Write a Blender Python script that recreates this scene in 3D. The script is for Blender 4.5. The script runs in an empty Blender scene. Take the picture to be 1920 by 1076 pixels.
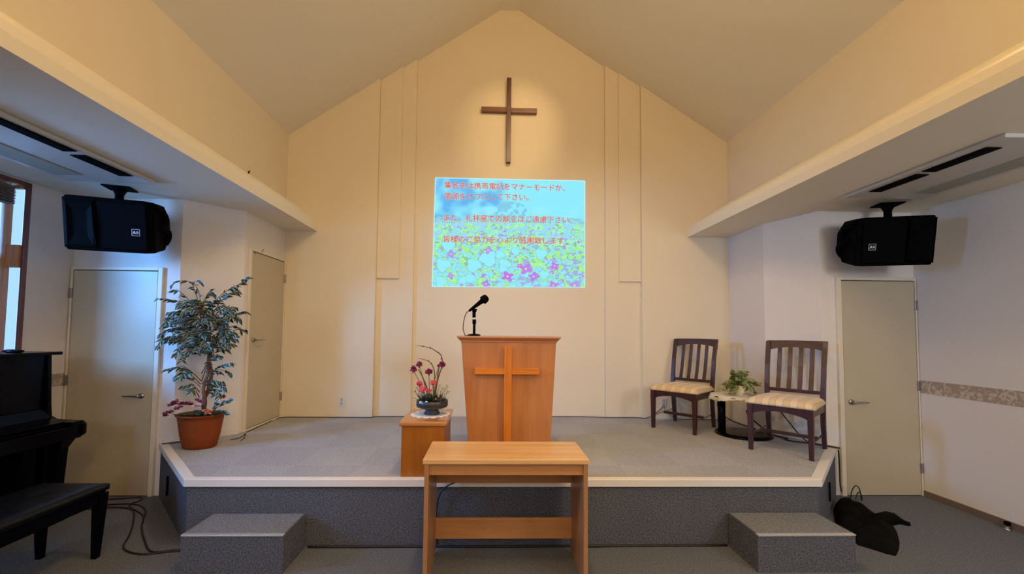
import bpy, bmesh, math, random
import numpy as np
from mathutils import Vector, Matrix
R = math.radians
random.seed(7)
scene = bpy.context.scene
col = scene.collection

# ---------------------------------------------------------------- camera
def cam_matrix(loc, yaw, pitch, roll):
    f = Vector((math.sin(yaw)*math.cos(pitch), math.cos(yaw)*math.cos(pitch), math.sin(pitch)))
    r = Vector((math.cos(yaw), -math.sin(yaw), 0)); u = r.cross(f)
    r2 = math.cos(roll)*r + math.sin(roll)*u; u2 = -math.sin(roll)*r + math.cos(roll)*u
    m = Matrix(((r2.x, u2.x, -f.x, loc[0]), (r2.y, u2.y, -f.y, loc[1]), (r2.z, u2.z, -f.z, loc[2]), (0, 0, 0, 1)))
    return m
cam = bpy.data.objects.new('camera', bpy.data.cameras.new('camera')); col.objects.link(cam)
cam.data.sensor_width = 36; cam.data.lens = 780/1920*36
cam.data.shift_x = 20.01/1920; cam.data.shift_y = 47.5/1920
cam.data.clip_start = .02
cam.matrix_world = cam_matrix((0, 0, 1.5), .02707, .04816, .00996)
scene.camera = cam

# ---------------------------------------------------------------- light
scene.view_settings.view_transform = 'Standard'; scene.view_settings.look = 'None'
scene.view_settings.gamma = 1; scene.view_settings.use_curve_mapping = False
scene.view_settings.exposure = 0.04
w = bpy.data.worlds.new('world'); scene.world = w; w.use_nodes = True
bg = w.node_tree.nodes['Background']; bg.inputs[0].default_value = (.33, .56, 1, 1); bg.inputs[1].default_value = 1.6

def light(name, kind, loc, target, energy, color, **kw):
    d = bpy.data.lights.new(name, kind); d.energy = energy; d.color = color
    for k, v in kw.items(): setattr(d, k, v)
    o = bpy.data.objects.new(name, d); col.objects.link(o); o.location = loc
    o.rotation_euler = (Vector(target)-Vector(loc)).to_track_quat('-Z', 'Y').to_euler()
    return o
WARM = (1, .68, .31); NEUT = (1, .97, .98)
# warm spots on the vault's two side walls, lamps under the ridge, one of them aimed down at the stage, a spot over the cross
light('wall_spot_left', 'SPOT', (-2.3, 1.3, 3.3), (.2, 3.6, 1.1), 70, WARM, spot_size=R(60), spot_blend=.8, shadow_soft_size=.04)
light('wall_spot_right', 'SPOT', (2.75, 1.3, 3.3), (.1, 3.6, 1.1), 70, WARM, spot_size=R(60), spot_blend=.8, shadow_soft_size=.04)
light('stage_spot', 'SPOT', (.2, 2.3, 5.0), (.25, 4.25, .4), 125, (1, .78, .54), spot_size=R(100), spot_blend=.7, shadow_soft_size=.10)
light('ridge_lamp_front', 'POINT', (.2, 1.2, 4.55), (0, 0, 0), 34, WARM, shadow_soft_size=.16)
light('ridge_lamp_rear', 'POINT', (.2, -1.2, 4.4), (0, 0, 0), 110, WARM, shadow_soft_size=.16)
light('uplight_left', 'SPOT', (-2.2, .9, 3.5), (.1, 2.4, 6.2), 52, WARM, spot_size=R(110), spot_blend=1, shadow_soft_size=.08)
light('uplight_right', 'SPOT', (2.7, 1.5, 3.5), (1.3, 2.6, 6.0), 96, WARM, spot_size=R(110), spot_blend=1, shadow_soft_size=.08)
light('cross_spot', 'SPOT', (.75, 3.0, 4.95), (.26, 5.18, 4.06), 90, (1, .70, .38), spot_size=R(38), spot_blend=1, shadow_soft_size=.03)
# neutral fill added behind the camera and over the right aisle, no lamps known
light('hall_fill', 'AREA', (.6, -1.9, 2.35), (.6, 3.5, .7), 26, (1, .93, .88), shape='RECTANGLE', size=4, size_y=1.0)
light('aisle_fill_right', 'AREA', (3.3, -.2, 2.62), (3.9, 2.6, 1.1), 62, (.93, .97, 1), shape='RECTANGLE', size=.9, size_y=1.6)
light('window_light_rear', 'AREA', (-3.75, -.9, 2.15), (-2.2, 3.4, .3), 15, (.45, .66, 1), shape='RECTANGLE', size=1.1, size_y=.9, spread=R(95))
# daylight outside the bay window on the left
light('daylight', 'AREA', (-5.2, 1.55, 2.35), (-3.2, 3.9, 1.5), 385, (.14, .44, 1), shape='RECTANGLE', size=.9, size_y=1.1)

# ---------------------------------------------------------------- materials
def new_mat(name):
    m = bpy.data.materials.new(name); m.use_nodes = True
    nt = m.node_tree; b = nt.nodes['Principled BSDF']
    return m, nt, b
def N(nt, t, **kw):
    n = nt.nodes.new(t)
    for k, v in kw.items(): setattr(n, k, v)
    return n
def plain(name, c, rough=.5, metal=0, coat=0, spec=.5, sheen=0, bump=0, bscale=200, var=0, vscale=8):
    m, nt, b = new_mat(name)
    b.inputs['Base Color'].default_value = (*c, 1); b.inputs['Roughness'].default_value = rough
    b.inputs['Metallic'].default_value = metal; b.inputs['Coat Weight'].default_value = coat
    b.inputs['Specular IOR Level'].default_value = spec; b.inputs['Sheen Weight'].default_value = sheen
    if bump or var:
        tc = N(nt, 'ShaderNodeTexCoord')
    if bump:
        no = N(nt, 'ShaderNodeTexNoise'); no.inputs['Scale'].default_value = bscale; no.inputs['Detail'].default_value = 3
        bp = N(nt, 'ShaderNodeBump'); bp.inputs['Strength'].default_value = bump; bp.inputs['Distance'].default_value = .002
        nt.links.new(tc.outputs['Object'], no.inputs['Vector']); nt.links.new(no.outputs['Fac'], bp.inputs['Height']); nt.links.new(bp.outputs['Normal'], b.inputs['Normal'])
    if var:
        n2 = N(nt, 'ShaderNodeTexNoise'); n2.inputs['Scale'].default_value = vscale; n2.inputs['Detail'].default_value = 4
        cr = N(nt, 'ShaderNodeValToRGB'); cr.color_ramp.elements[0].position = .35; cr.color_ramp.elements[1].position = .65
        cr.color_ramp.elements[0].color = (*[v*(1-var) for v in c], 1); cr.color_ramp.elements[1].color = (*[min(1, v*(1+var)) for v in c], 1)
        nt.links.new(tc.outputs['Object'], n2.inputs['Vector']); nt.links.new(n2.outputs['Fac'], cr.inputs['Fac']); nt.links.new(cr.outputs['Color'], b.inputs['Base Color'])
    return m
def wood(name, c1, c2, grain=(30, 30, 1.5), rough=.4, coat=.1):
    m, nt, b = new_mat(name)
    tc = N(nt, 'ShaderNodeTexCoord'); mp = N(nt, 'ShaderNodeMapping'); mp.inputs['Scale'].default_value = grain
    n1 = N(nt, 'ShaderNodeTexNoise'); n1.inputs['Scale'].default_value = 1.0; n1.inputs['Detail'].default_value = 6; n1.inputs['Distortion'].default_value = .6
    n2 = N(nt, 'ShaderNodeTexNoise'); n2.inputs['Scale'].default_value = 7.0; n2.inputs['Detail'].default_value = 3
    mx = N(nt, 'ShaderNodeMath', operation='MULTIPLY_ADD'); mx.inputs[1].default_value = .3
    cr = N(nt, 'ShaderNodeValToRGB'); cr.color_ramp.elements[0].position = .42; cr.color_ramp.elements[1].position = .80
    cr.color_ramp.elements[0].color = (*c1, 1); cr.color_ramp.elements[1].color = (*c2, 1)
    L = nt.links.new
    L(tc.outputs['Object'], mp.inputs['Vector']); L(mp.outputs['Vector'], n1.inputs['Vector']); L(mp.outputs['Vector'], n2.inputs['Vector'])
    L(n2.outputs['Fac'], mx.inputs[0]); L(n1.outputs['Fac'], mx.inputs[2]); L(mx.outputs[0], cr.inputs['Fac']); L(cr.outputs['Color'], b.inputs['Base Color'])
    b.inputs['Roughness'].default_value = rough; b.inputs['Coat Weight'].default_value = coat; b.inputs['Coat Roughness'].default_value = .2
    return m
def carpet(name, c, var=.34, tile=0.0):
    m, nt, b = new_mat(name); L = nt.links.new
    tc = N(nt, 'ShaderNodeTexCoord')
    n1 = N(nt, 'ShaderNodeTexNoise'); n1.inputs['Scale'].default_value = 105; n1.inputs['Detail'].default_value = 2
    cr = N(nt, 'ShaderNodeValToRGB'); cr.color_ramp.elements[0].position = .3; cr.color_ramp.elements[1].position = .7
    cr.color_ramp.elements[0].color = (*[v*(1-var) for v in c], 1); cr.color_ramp.elements[1].color = (*[v*(1+var) for v in c], 1)
    L(tc.outputs['Object'], n1.inputs['Vector']); L(n1.outputs['Fac'], cr.inputs['Fac'])
    out = cr.outputs['Color']
    if tile:
        ck = N(nt, 'ShaderNodeTexChecker'); ck.inputs['Scale'].default_value = 2.0
        ck.inputs['Color1'].default_value = (1, 1, 1, 1); ck.inputs['Color2'].default_value = (1-tile, 1-tile, 1-tile, 1)
        mp = N(nt, 'ShaderNodeMapping'); mp.inputs['Location'].default_value = (.13, .21, .1)
        mx = N(nt, 'ShaderNodeMix', data_type='RGBA', blend_type='MULTIPLY'); mx.inputs[0].default_value = 1
        L(tc.outputs['Object'], mp.inputs['Vector']); L(mp.outputs['Vector'], ck.inputs['Vector']); L(out, mx.inputs[6]); L(ck.outputs['Color'], mx.inputs[7]); out = mx.outputs[2]
    L(out, b.inputs['Base Color'])
    bp = N(nt, 'ShaderNodeBump'); bp.inputs['Strength'].default_value = .5; bp.inputs['Distance'].default_value = .004
    L(n1.outputs['Fac'], bp.inputs['Height']); L(bp.outputs['Normal'], b.inputs['Normal'])
    b.inputs['Roughness'].default_value = .95; b.inputs['Specular IOR Level'].default_value = .15
    return m
def emissive(name, c, s=1):
    m, nt, b = new_mat(name)
    b.inputs['Base Color'].default_value = (0, 0, 0, 1); b.inputs['Specular IOR Level'].default_value = 0
    b.inputs['Emission Color'].default_value = (*c, 1); b.inputs['Emission Strength'].default_value = s
    return m
M = {}
M['wall'] = plain('wallpaper_warm_lit', (.77, .67, .50), .85, bump=.25, bscale=260, spec=.2)  # same paper as the alcoves, with warm light put into its colour
M['ceil'] = plain('ceiling_paper', (.80, .735, .61), .9, bump=.2, bscale=180, spec=.2)
M['alcove'] = plain('wallpaper_white', (.75, .70, .66), .85, bump=.3, bscale=260, spec=.2)
M['door'] = plain('door_cream', (.49, .43, .32), .38, var=.02, vscale=3)
M['doorframe'] = plain('door_frame_cream', (.72, .65, .53), .45)
M['gap'] = plain('gap_shade', (.10, .05, .03), .9)  # dark colour standing in for the shade in the door gaps
M['steel'] = plain('brushed_steel', (.45, .44, .43), .3, metal=1)
M['hinge'] = plain('hinge_metal', (.35, .33, .30), .4, metal=.8)
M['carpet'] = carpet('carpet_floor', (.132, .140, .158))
M['carpet_top'] = carpet('carpet_stage_lit', (.39, .385, .40), var=.22, tile=.06)  # same carpet as the floor, brightened to carry the stage's pool of light
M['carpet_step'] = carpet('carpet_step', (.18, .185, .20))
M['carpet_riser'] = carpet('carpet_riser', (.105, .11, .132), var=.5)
M['nosing'] = plain('nosing_beige', (.76, .71, .67), .5)
M['alu'] = plain('aluminium', (.72, .70, .68), .3, metal=.7)
M['base'] = plain('baseboard_brown', (.17, .125, .10), .5)
M['black'] = plain('black_plastic', (.001, .001, .0012), .6, spec=.03)
M['blackmatte'] = plain('black_matte', (.002, .002, .003), .8, spec=.05)
M['gloss'] = plain('piano_black', (.002, .002, .004), .22, coat=0, spec=.09)
M['cable'] = plain('black_cable', (.012, .011, .012), .5)
M['white'] = plain('white_plastic', (.72, .69, .62), .4)
M['unit'] = plain('unit_offwhite', (.55, .53, .50), .35)
M['olive'] = plain('intake_grey', (.33, .32, .27), .6)
M['cross'] = wood('walnut_cross', (.050, .022, .012), (.15, .062, .030), (40, 40, 2), .35)
M['cross_h'] = wood('walnut_cross_arm', (.10, .038, .022), (.22, .085, .045), (2, 40, 40), .35)
M['pulpit'] = wood('pulpit_oak', (.39, .135, .038), (.51, .20, .062), (11, 11, .8), .38, .25)
M['pulpit_trim'] = wood('pulpit_trim', (.42, .17, .065), (.58, .26, .11), (1.2, 20, 20), .4, .2)
M['pulpit_cross'] = wood('pulpit_cross_teak', (.48, .13, .005), (.70, .22, .015), (30, 30, 1.5), .45, .05)
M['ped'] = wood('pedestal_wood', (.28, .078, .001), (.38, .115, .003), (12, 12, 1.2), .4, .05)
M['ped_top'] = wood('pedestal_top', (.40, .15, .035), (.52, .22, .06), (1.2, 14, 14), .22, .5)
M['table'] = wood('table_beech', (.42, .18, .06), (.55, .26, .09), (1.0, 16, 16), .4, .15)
M['table_lit_top'] = wood('table_beech_lit_top', (.58, .32, .125), (.74, .45, .20), (1.0, 16, 16), .4, .15)  # table_beech lightened, the stronger light on the top put into the colour
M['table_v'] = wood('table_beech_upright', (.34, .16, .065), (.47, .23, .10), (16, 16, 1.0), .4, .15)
M['mahog'] = wood('mahogany', (.022, .007, .008), (.055, .015, .016), (30, 30, 2), .34, .15)
M['terra'] = plain('terracotta_plastic', (.23, .045, .006), .6, spec=.25, bump=.15, bscale=90, var=.05, vscale=12)
M['soil'] = plain('soil', (.05, .035, .025), .95)
M['trunk'] = wood('bark', (.08, .035, .022), (.20, .10, .065), (25, 25, 4), .8, 0)
M['leaf'] = plain('leaf_green', (.022, .050, .030), .42, var=.35, vscale=18)
M['leafedge'] = plain('leaf_cream_edge', (.42, .47, .36), .5)
M['ivy'] = plain('ivy_green', (.14, .19, .05), .5, var=.35, vscale=40)
M['ivyedge'] = plain('ivy_cream', (.48, .50, .25), .5)
M['maroon'] = plain('petal_maroon', (.22, .02, .06), .6, var=.3, vscale=60)
M['plum'] = plain('petal_plum', (.30, .04, .13), .6, var=.35, vscale=80)
M['pink'] = plain('petal_pink', (.80, .16, .24), .6, var=.2, vscale=80)
M['coral'] = plain('petal_coral', (.85, .20, .20), .6, var=.2, vscale=80)
M['peach'] = plain('petal_peach', (.72, .33, .24), .6, var=.12, vscale=50)
M['palepink'] = plain('petal_pale_pink', (.72, .50, .50), .6)
M['twig'] = plain('twig', (.11, .08, .055), .7)
M['sage'] = plain('sage_sprig', (.19, .20, .14), .7)
M['bowl'] = plain('bowl_glaze', (.026, .032, .034), .32, coat=.15, var=.3, vscale=15)
M['lace'] = plain('lace', (.70, .66, .60), .9, bump=.6, bscale=220)
M['lacewhite'] = plain('lace_white', (.74, .74, .76), .9, bump=.6, bscale=220)
M['bag'] = plain('black_cloth', (.003, .003, .003), .95, spec=.1, bump=.5, bscale=60)
M['bench'] = plain('bench_vinyl', (.003, .003, .005), .38, spec=.25)
M['frame_red'] = wood('window_frame_wood', (.09, .028, .022), (.18, .06, .045), (30, 30, 2), .4, .1)
M['sash'] = wood('window_sash_wood', (.42, .17, .06), (.58, .27, .11), (30, 30, 2), .4, .1)
M['blind'] = plain('blind_slats', (.16, .12, .11), .7)
M['curtain'] = plain('curtain_grey', (.10, .11, .15), .9)
M['slot'] = plain('vent_dark', (.006, .005, .004), .9, spec=.1)

def striped():
    m, nt, b = new_mat('striped_fabric'); L = nt.links.new
    tc = N(nt, 'ShaderNodeTexCoord'); sx = N(nt, 'ShaderNodeSeparateXYZ')
    mm = N(nt, 'ShaderNodeMath', operation='MULTIPLY'); mm.inputs[1].default_value = 1/.105
    fr = N(nt, 'ShaderNodeMath', operation='FRACT')
    cr = N(nt, 'ShaderNodeValToRGB'); cr.color_ramp.interpolation = 'CONSTANT'
    e = cr.color_ramp.elements; e[0].position = 0; e[0].color = (.76, .58, .37, 1); e[1].position = .45; e[1].color = (.55, .41, .24, 1)
    for p, c in ((.52, (.65, .49, .30, 1)), (.93, (.55, .41, .24, 1))):
        q = e.new(p); q.color = c
    ad = N(nt, 'ShaderNodeMath', operation='ADD'); ad.inputs[1].default_value = 10.2
    L(tc.outputs['Object'], sx.inputs[0]); L(sx.outputs['X'], mm.inputs[0]); L(mm.outputs[0], ad.inputs[0]); L(ad.outputs[0], fr.inputs[0]); L(fr.outputs[0], cr.inputs[0]); L(cr.outputs[0], b.inputs['Base Color'])
    b.inputs['Roughness'].default_value = .6; b.inputs['Sheen Weight'].default_value = .2
    return m
M['stripe'] = striped()
def frieze():
    m, nt, b = new_mat('frieze_floral'); L = nt.links.new
    tc = N(nt, 'ShaderNodeTexCoord'); n1 = N(nt, 'ShaderNodeTexNoise'); n1.inputs['Scale'].default_value = 22; n1.inputs['Detail'].default_value = 2; n1.inputs['Distortion'].default_value = 1.2
    cr = N(nt, 'ShaderNodeValToRGB'); e = cr.color_ramp.elements
    e[0].position = .50; e[0].color = (.40, .31, .23, 1); e[1].position = .60; e[1].color = (.60, .50, .42, 1)
    L(tc.outputs['Object'], n1.inputs['Vector']); L(n1.outputs['Fac'], cr.inputs[0]); L(cr.outputs[0], b.inputs['Base Color'])
    b.inputs['Roughness'].default_value = .8
    return m
M['frieze'] = frieze()
def pot_pattern():
    m, nt, b = new_mat('pot_floral'); L = nt.links.new
    tc = N(nt, 'ShaderNodeTexCoord'); v = N(nt, 'ShaderNodeTexVoronoi'); v.inputs['Scale'].default_value = 30
    cr = N(nt, 'ShaderNodeValToRGB'); e = cr.color_ramp.elements
    e[0].position = .22; e[0].color = (.28, .20, .08, 1); e[1].position = .34; e[1].color = (.72, .66, .52, 1)
    L(tc.outputs['Object'], v.inputs['Vector']); L(v.outputs['Distance'], cr.inputs[0]); L(cr.outputs[0], b.inputs['Base Color'])
    b.inputs['Roughness'].default_value = .3
    return m
M['potfloral'] = pot_pattern()
def glass():
    m = bpy.data.materials.new('window_glass'); m.use_nodes = True; nt = m.node_tree; nt.nodes.clear()
    o = N(nt, 'ShaderNodeOutputMaterial'); t = N(nt, 'ShaderNodeBsdfTransparent'); g = N(nt, 'ShaderNodeBsdfGlossy'); g.inputs['Roughness'].default_value = .02
    t.inputs[0].default_value = (.95, .97, 1, 1)
    mx = N(nt, 'ShaderNodeMixShader'); mx.inputs[0].default_value = .07
    nt.links.new(t.outputs[0], mx.inputs[1]); nt.links.new(g.outputs[0], mx.inputs[2]); nt.links.new(mx.outputs[0], o.inputs[0])
    return m
M['glass'] = glass()

# ---------------------------------------------------------------- mesh helpers
def wloc(p):
    v = Vector((0, 0, 0))
    while p is not None: v += p.location; p = p.parent
    return v
class MB:
    def __init__(s): s.v = []; s.f = []; s.m = []
    def add(s, vs, fs, mi=0):
        k = len(s.v); s.v += [tuple(v) for v in vs]
        for f in fs: s.f.append([i+k for i in f]); s.m.append(mi)
        return s
    def box(s, x0, x1, y0, y1, z0, z1, mi=0):
        vs = [(x, y, z) for z in (z0, z1) for y in (y0, y1) for x in (x0, x1)]
        return s.add(vs, [(0, 2, 3, 1), (4, 5, 7, 6), (0, 1, 5, 4), (2, 6, 7, 3), (0, 4, 6, 2), (1, 3, 7, 5)], mi)
    def prism(s, poly, axis, a, b, mi=0):
        # poly in the two other axes (x,y)->z ; (x,z)->y ; (y,z)->x
        n = len(poly)
        def P(p, t): return {'z': (p[0], p[1], t), 'y': (p[0], t, p[1]), 'x': (t, p[0], p[1])}[axis]
        vs = [P(p, a) for p in poly]+[P(p, b) for p in poly]
        fs = [list(range(n))[::-1], list(range(n, 2*n))]+[(i, (i+1) % n, n+(i+1) % n, n+i) for i in range(n)]
        return s.add(vs, fs, mi)
    def tube(s, pts, r, n=8, smooth=3, mi=0, cap=True):
        pts = [Vector(p) for p in pts]
        if smooth > 1 and len(pts) > 2:
            q = []
            for i in range(len(pts)-1):
                p0 = pts[max(i-1, 0)]; p1 = pts[i]; p2 = pts[i+1]; p3 = pts[min(i+2, len(pts)-1)]
                for k in range(smooth):
                    t = k/smooth
                    q.append(.5*((2*p1)+(-p0+p2)*t+(2*p0-5*p1+4*p2-p3)*t*t+(-p0+3*p1-3*p2+p3)*t**3))
            q.append(pts[-1]); pts = q
        rr = (lambda t: r) if not callable(r) else r
        k0 = len(s.v); prev = None; m = len(pts)
        for i, p in enumerate(pts):
            d = (pts[min(i+1, m-1)]-pts[max(i-1, 0)])
            d = d.normalized() if d.length > 1e-9 else Vector((0, 0, 1))
            if prev is None:
                a = Vector((0, 0, 1)) if abs(d.z) < .9 else Vector((1, 0, 0))
                u = d.cross(a).normalized()
            else:
                u = (prev-d*prev.dot(d)).normalized()
            prev = u; w_ = d.cross(u)
            R_ = rr(i/max(1, m-1))
            for j in range(n):
                a = 2*math.pi*j/n; s.v.append(tuple(p+u*math.cos(a)*R_+w_*math.sin(a)*R_))
        for i in range(m-1):
            for j in range(n):
                s.f.append([k0+i*n+j, k0+i*n+(j+1) % n, k0+(i+1)*n+(j+1) % n, k0+(i+1)*n+j]); s.m.append(mi)
        if cap:
            s.f.append([k0+j for j in range(n)][::-1]); s.m.append(mi); s.f.append([k0+(m-1)*n+j for j in range(n)]); s.m.append(mi)
        return s
    def lathe(s, prof, c=(0, 0, 0), n=32, sx=1, sy=1, mi=0, cap=True):
        k0 = len(s.v); m = len(prof)
        for r, z in prof:
            for j in range(n):
                a = 2*math.pi*j/n; s.v.append((c[0]+r*sx*math.cos(a), c[1]+r*sy*math.sin(a), c[2]+z))
        for i in range(m-1):
            for j in range(n):
                s.f.append([k0+i*n+j, k0+i*n+(j+1) % n, k0+(i+1)*n+(j+1) % n, k0+(i+1)*n+j]); s.m.append(mi)
        if cap:
            s.f.append([k0+j for j in range(n)][::-1]); s.m.append(mi); s.f.append([k0+(m-1)*n+j for j in range(n)]); s.m.append(mi)
        return s
    def sweep(s, path, secs, mi=0):
        # path of centres, secs list of (half x, half y) sections kept axis-aligned
        k0 = len(s.v); m = len(path)
        for (x, y, z), (a, b) in zip(path, secs):
            s.v += [(x-a, y-b, z), (x+a, y-b, z), (x+a, y+b, z), (x-a, y+b, z)]
        for i in range(m-1):
            for j in range(4):
                s.f.append([k0+i*4+j, k0+i*4+(j+1) % 4, k0+(i+1)*4+(j+1) % 4, k0+(i+1)*4+j]); s.m.append(mi)
        s.f.append([k0+3, k0+2, k0+1, k0]); s.m.append(mi); s.f.append([k0+(m-1)*4+j for j in range(4)]); s.m.append(mi)
        return s
    def ball(s, c, r, sx=1, sy=1, sz=1, n=10, mi=0, jitter=0):
        prof = []; k0 = len(s.v); m = max(5, n//2+1)
        for i in range(m):
            a = math.pi*i/(m-1)-math.pi/2
            for j in range(n):
                b = 2*math.pi*j/n; q = 1+random.uniform(-jitter, jitter)
                s.v.append((c[0]+r*sx*q*math.cos(a)*math.cos(b), c[1]+r*sy*q*math.cos(a)*math.sin(b), c[2]+r*sz*q*math.sin(a)))
        for i in range(m-1):
            for j in range(n):
                s.f.append([k0+i*n+j, k0+i*n+(j+1) % n, k0+(i+1)*n+(j+1) % n, k0+(i+1)*n+j]); s.m.append(mi)
        return s
    def leaf(s, base, d, L, W, droop=.4, up=None, m_in=0, m_out=1, fold=.25):
        d = Vector(d).normalized(); up = Vector(up or (0, 0, 1))
        side = d.cross(up)
        side = side.normalized() if side.length > 1e-3 else Vector((1, 0, 0))
        nrm = side.cross(d).normalized(); p = Vector(base); rows = []
        ts = (0, .2, .45, .7, 1); ws = (.05, .72, 1, .66, .03)
        last = 0
        for t, w_ in zip(ts, ws):
            dd = (d-Vector((0, 0, 1))*droop*t).normalized()
            p = p+dd*L*(t-last); last = t
            h = W*.5*w_; f = nrm*fold*h
            rows.append([p-side*h+f, p-side*h*.76+f*.76, p, p+side*h*.76+f*.76, p+side*h+f])
        k = len(s.v)
        for r_ in rows: s.v += [tuple(q) for q in r_]
        for i in range(4):
            for j in range(4):
                s.f.append([k+i*5+j, k+i*5+j+1, k+(i+1)*5+j+1, k+(i+1)*5+j]); s.m.append(m_out if j in (0, 3) or i == 3 and False else m_in)
        return s
    def build(s, name, mat, parent=None, local=False, smooth=False, bevel=0, seg=2, kind=None, sub=0, solid=0):
        me = bpy.data.meshes.new(name)
        off = Vector((0, 0, 0)) if (parent is None or local) else wloc(parent)
        me.from_pydata([tuple(Vector(v)-off) for v in s.v], [], s.f)
        mats = mat if isinstance(mat, (list, tuple)) else [mat]
        for m_ in mats: me.materials.append(m_)
        me.polygons.foreach_set('material_index', s.m)
        bm = bmesh.new(); bm.from_mesh(me); bmesh.ops.recalc_face_normals(bm, faces=bm.faces); bm.to_mesh(me); bm.free()
        if smooth: me.polygons.foreach_set('use_smooth', [True]*len(me.polygons))
        o = bpy.data.objects.new(name, me); col.objects.link(o)
        if parent is not None: o.parent = parent
        if bevel:
            b = o.modifiers.new('bevel', 'BEVEL'); b.width = bevel; b.segments = seg; b.limit_method = 'ANGLE'; b.angle_limit = R(40)
        if solid:
            q = o.modifiers.new('solid', 'SOLIDIFY'); q.thickness = solid
        if sub:
            q = o.modifiers.new('sub', 'SUBSURF'); q.levels = sub; q.render_levels = sub
        if kind: o['kind'] = kind
        me.update()
        return o
def thing(name, label, cat, loc, rz=0, group=None):
    o = bpy.data.objects.new(name, None); col.objects.link(o); o.location = loc; o.rotation_euler = (0, 0, rz)
    o.empty_display_size = .1
    return tag(o, label, cat, group)
def tag(o, label, cat, group=None):
    o['label'] = label; o['category'] = cat
    if group: o['group'] = group
    return o
def shade_auto(o):
    o.data.polygons.foreach_set('use_smooth', [True]*len(o.data.polygons))
    e = o.modifiers.new('norm', 'WEIGHTED_NORMAL'); e.keep_sharp = False

# ================================================================ ROOM
YB, YD, XL, XR = 5.08, 3.91, -2.50, 2.97       # back wall, door walls, vault side walls
YR = -3.2                                      # rear end of the hall
SL, SR = -3.84, 4.11                           # aisle side walls
ST = .465                                      # stage height
ZS = 2.71                                      # aisle ceiling
def zc(x):                                     # height of the vaulted ceiling
    if x < .09: return 3.90+(5.655-3.90)*(x-XL)/(.09-XL)
    if x > .34: return 3.93+(5.655-3.93)*(XR-x)/(XR-.34)
    return 5.655
def S(o, **kw): o['kind'] = 'structure'; return o

# main floor
S(MB().box(SL-.1, SR+.1, YR-.1, YD+.1, -.1, 0).build('floor', M['carpet']))

# stage: carpeted platform with a beige nosing
FL, LB, FRr, RB = (-2.10, 2.98), (-2.99, 3.91), (2.40, 2.98), (3.30, 3.91)
stage = thing('stage', 'grey carpeted stage platform with pale beige edging across the front of the hall', 'stage', (.15, 4.0, 0))
top_poly = [(-2.06, 3.035), (2.36, 3.035), (3.20, 3.905), (3.18, 3.91), (2.97, 4.42), (2.97, YB), (1.88, YB), (1.88, 5.14), (1.44, 5.14), (1.44, 5.18), (-.955, 5.18), (-.955, 5.14), (-1.40, 5.14), (-1.40, YB), (-2.5, YB), (-2.5, 4.27), (-2.87, 3.91), (-2.90, 3.905)]
MB().prism(top_poly, 'z', ST-.03, ST).build('carpet_top', M['carpet_top'], stage)
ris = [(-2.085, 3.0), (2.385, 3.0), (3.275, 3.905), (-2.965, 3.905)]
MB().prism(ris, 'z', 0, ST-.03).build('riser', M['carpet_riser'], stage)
for x in (-1.78, -1.33, -.35, .62, 1.60, 2.02): MB().box(x-.0012, x+.0012, 2.9988, 3.001, .01, ST-.05).build('riser_seam', M['carpet'], stage)
def strip(a, b_, ia, ib): return [a, b_, ib, ia]
MB().prism(strip(FL, FRr, (-2.06, 3.035), (2.36, 3.035)), 'z', ST-.052, ST+.002).build('edge_nosing', M['nosing'], stage, bevel=.004)
MB().prism(strip(LB, FL, (-2.90, 3.908), (-2.06, 3.035)), 'z', ST-.052, ST+.002).build('edge_nosing', M['nosing'], stage, bevel=.004)
MB().prism(strip(FRr, RB, (2.36, 3.035), (3.20, 3.908)), 'z', ST-.052, ST+.002).build('edge_nosing', M['nosing'], stage, bevel=.004)
# small black slots with a steel clip in the slanted sides of the stage
for (x, y), sg in (((-2.62, 3.545), -1), ((2.80, 3.41), 1)):
    n_ = Vector((sg*.72, -.69, 0)); t_ = Vector((.69*sg, .72, 0)); c_ = Vector((x, y, .22))
    k = MB(); P = []
    for a in (-1, 1):
        for h in (-1, 1):
            for d_ in (0, .012): P.append(c_+t_*a*.014+Vector((0, 0, h*.075))+n_*d_)
    k.add(P, [(0, 1, 3, 2), (4, 6, 7, 5), (0, 4, 5, 1), (2, 3, 7, 6), (0, 2, 6, 4), (1, 5, 7, 3)])
    k.build('cable_slot', M['blackmatte'], stage)

# back wall: outer bays, shallow recesses, centre panel
def gable(b, x0, x1, y0, z0=0, top=.05, y1=5.32):
    xs = [x0]+[x for x in (.09, .34) if x0 < x < x1]+[x1]
    poly = [(x0, z0), (x1, z0)]+[(x, zc(x)+top) for x in reversed(xs)]
    b.prism(poly, 'y', y0, y1)
b = MB()
gable(b, -2.60, -1.40, YB); gable(b, -1.40, -.955, 5.14); gable(b, -.955, 1.44, 5.18); gable(b, 1.44, 1.88, 5.14); gable(b, 1.88, 3.07, YB)
S(b.build('wall_back', M['wall']))
b = MB(); gable(b, -1.398, -1.125, 5.118, 2.15, 0, 5.14); S(b.build('trim_1', M['wall']))
b = MB(); gable(b, 1.605, 1.878, 5.118, 2.15, 0, 5.14); S(b.build('trim_2', M['wall']))

# vault
def slab(x0, z0, x1, z1, t=.08):
    return MB().prism([(x0, z0), (x1, z1), (x1, z1+t), (x0, z0+t)], 'y', YR-.1, 5.3)
b = slab(-2.60, zc(-2.60), .09, zc(.09)); k2 = slab(.34, zc(.34), 3.07, zc(3.07)); k3 = slab(.09, 5.655, .34, 5.655)
b.add(k2.v, k2.f); b.add(k3.v, k3.f)
S(b.build('ceiling_vault', M['ceil']))
S(MB().box(XL-.1, XL, YR, YB, 3.09, 3.98).build('wall_left_upper', M['wall']))
S(MB().box(XR, XR+.1, YR, YB, 3.16, 3.98).build('wall_right_upper', M['wall']))
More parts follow.
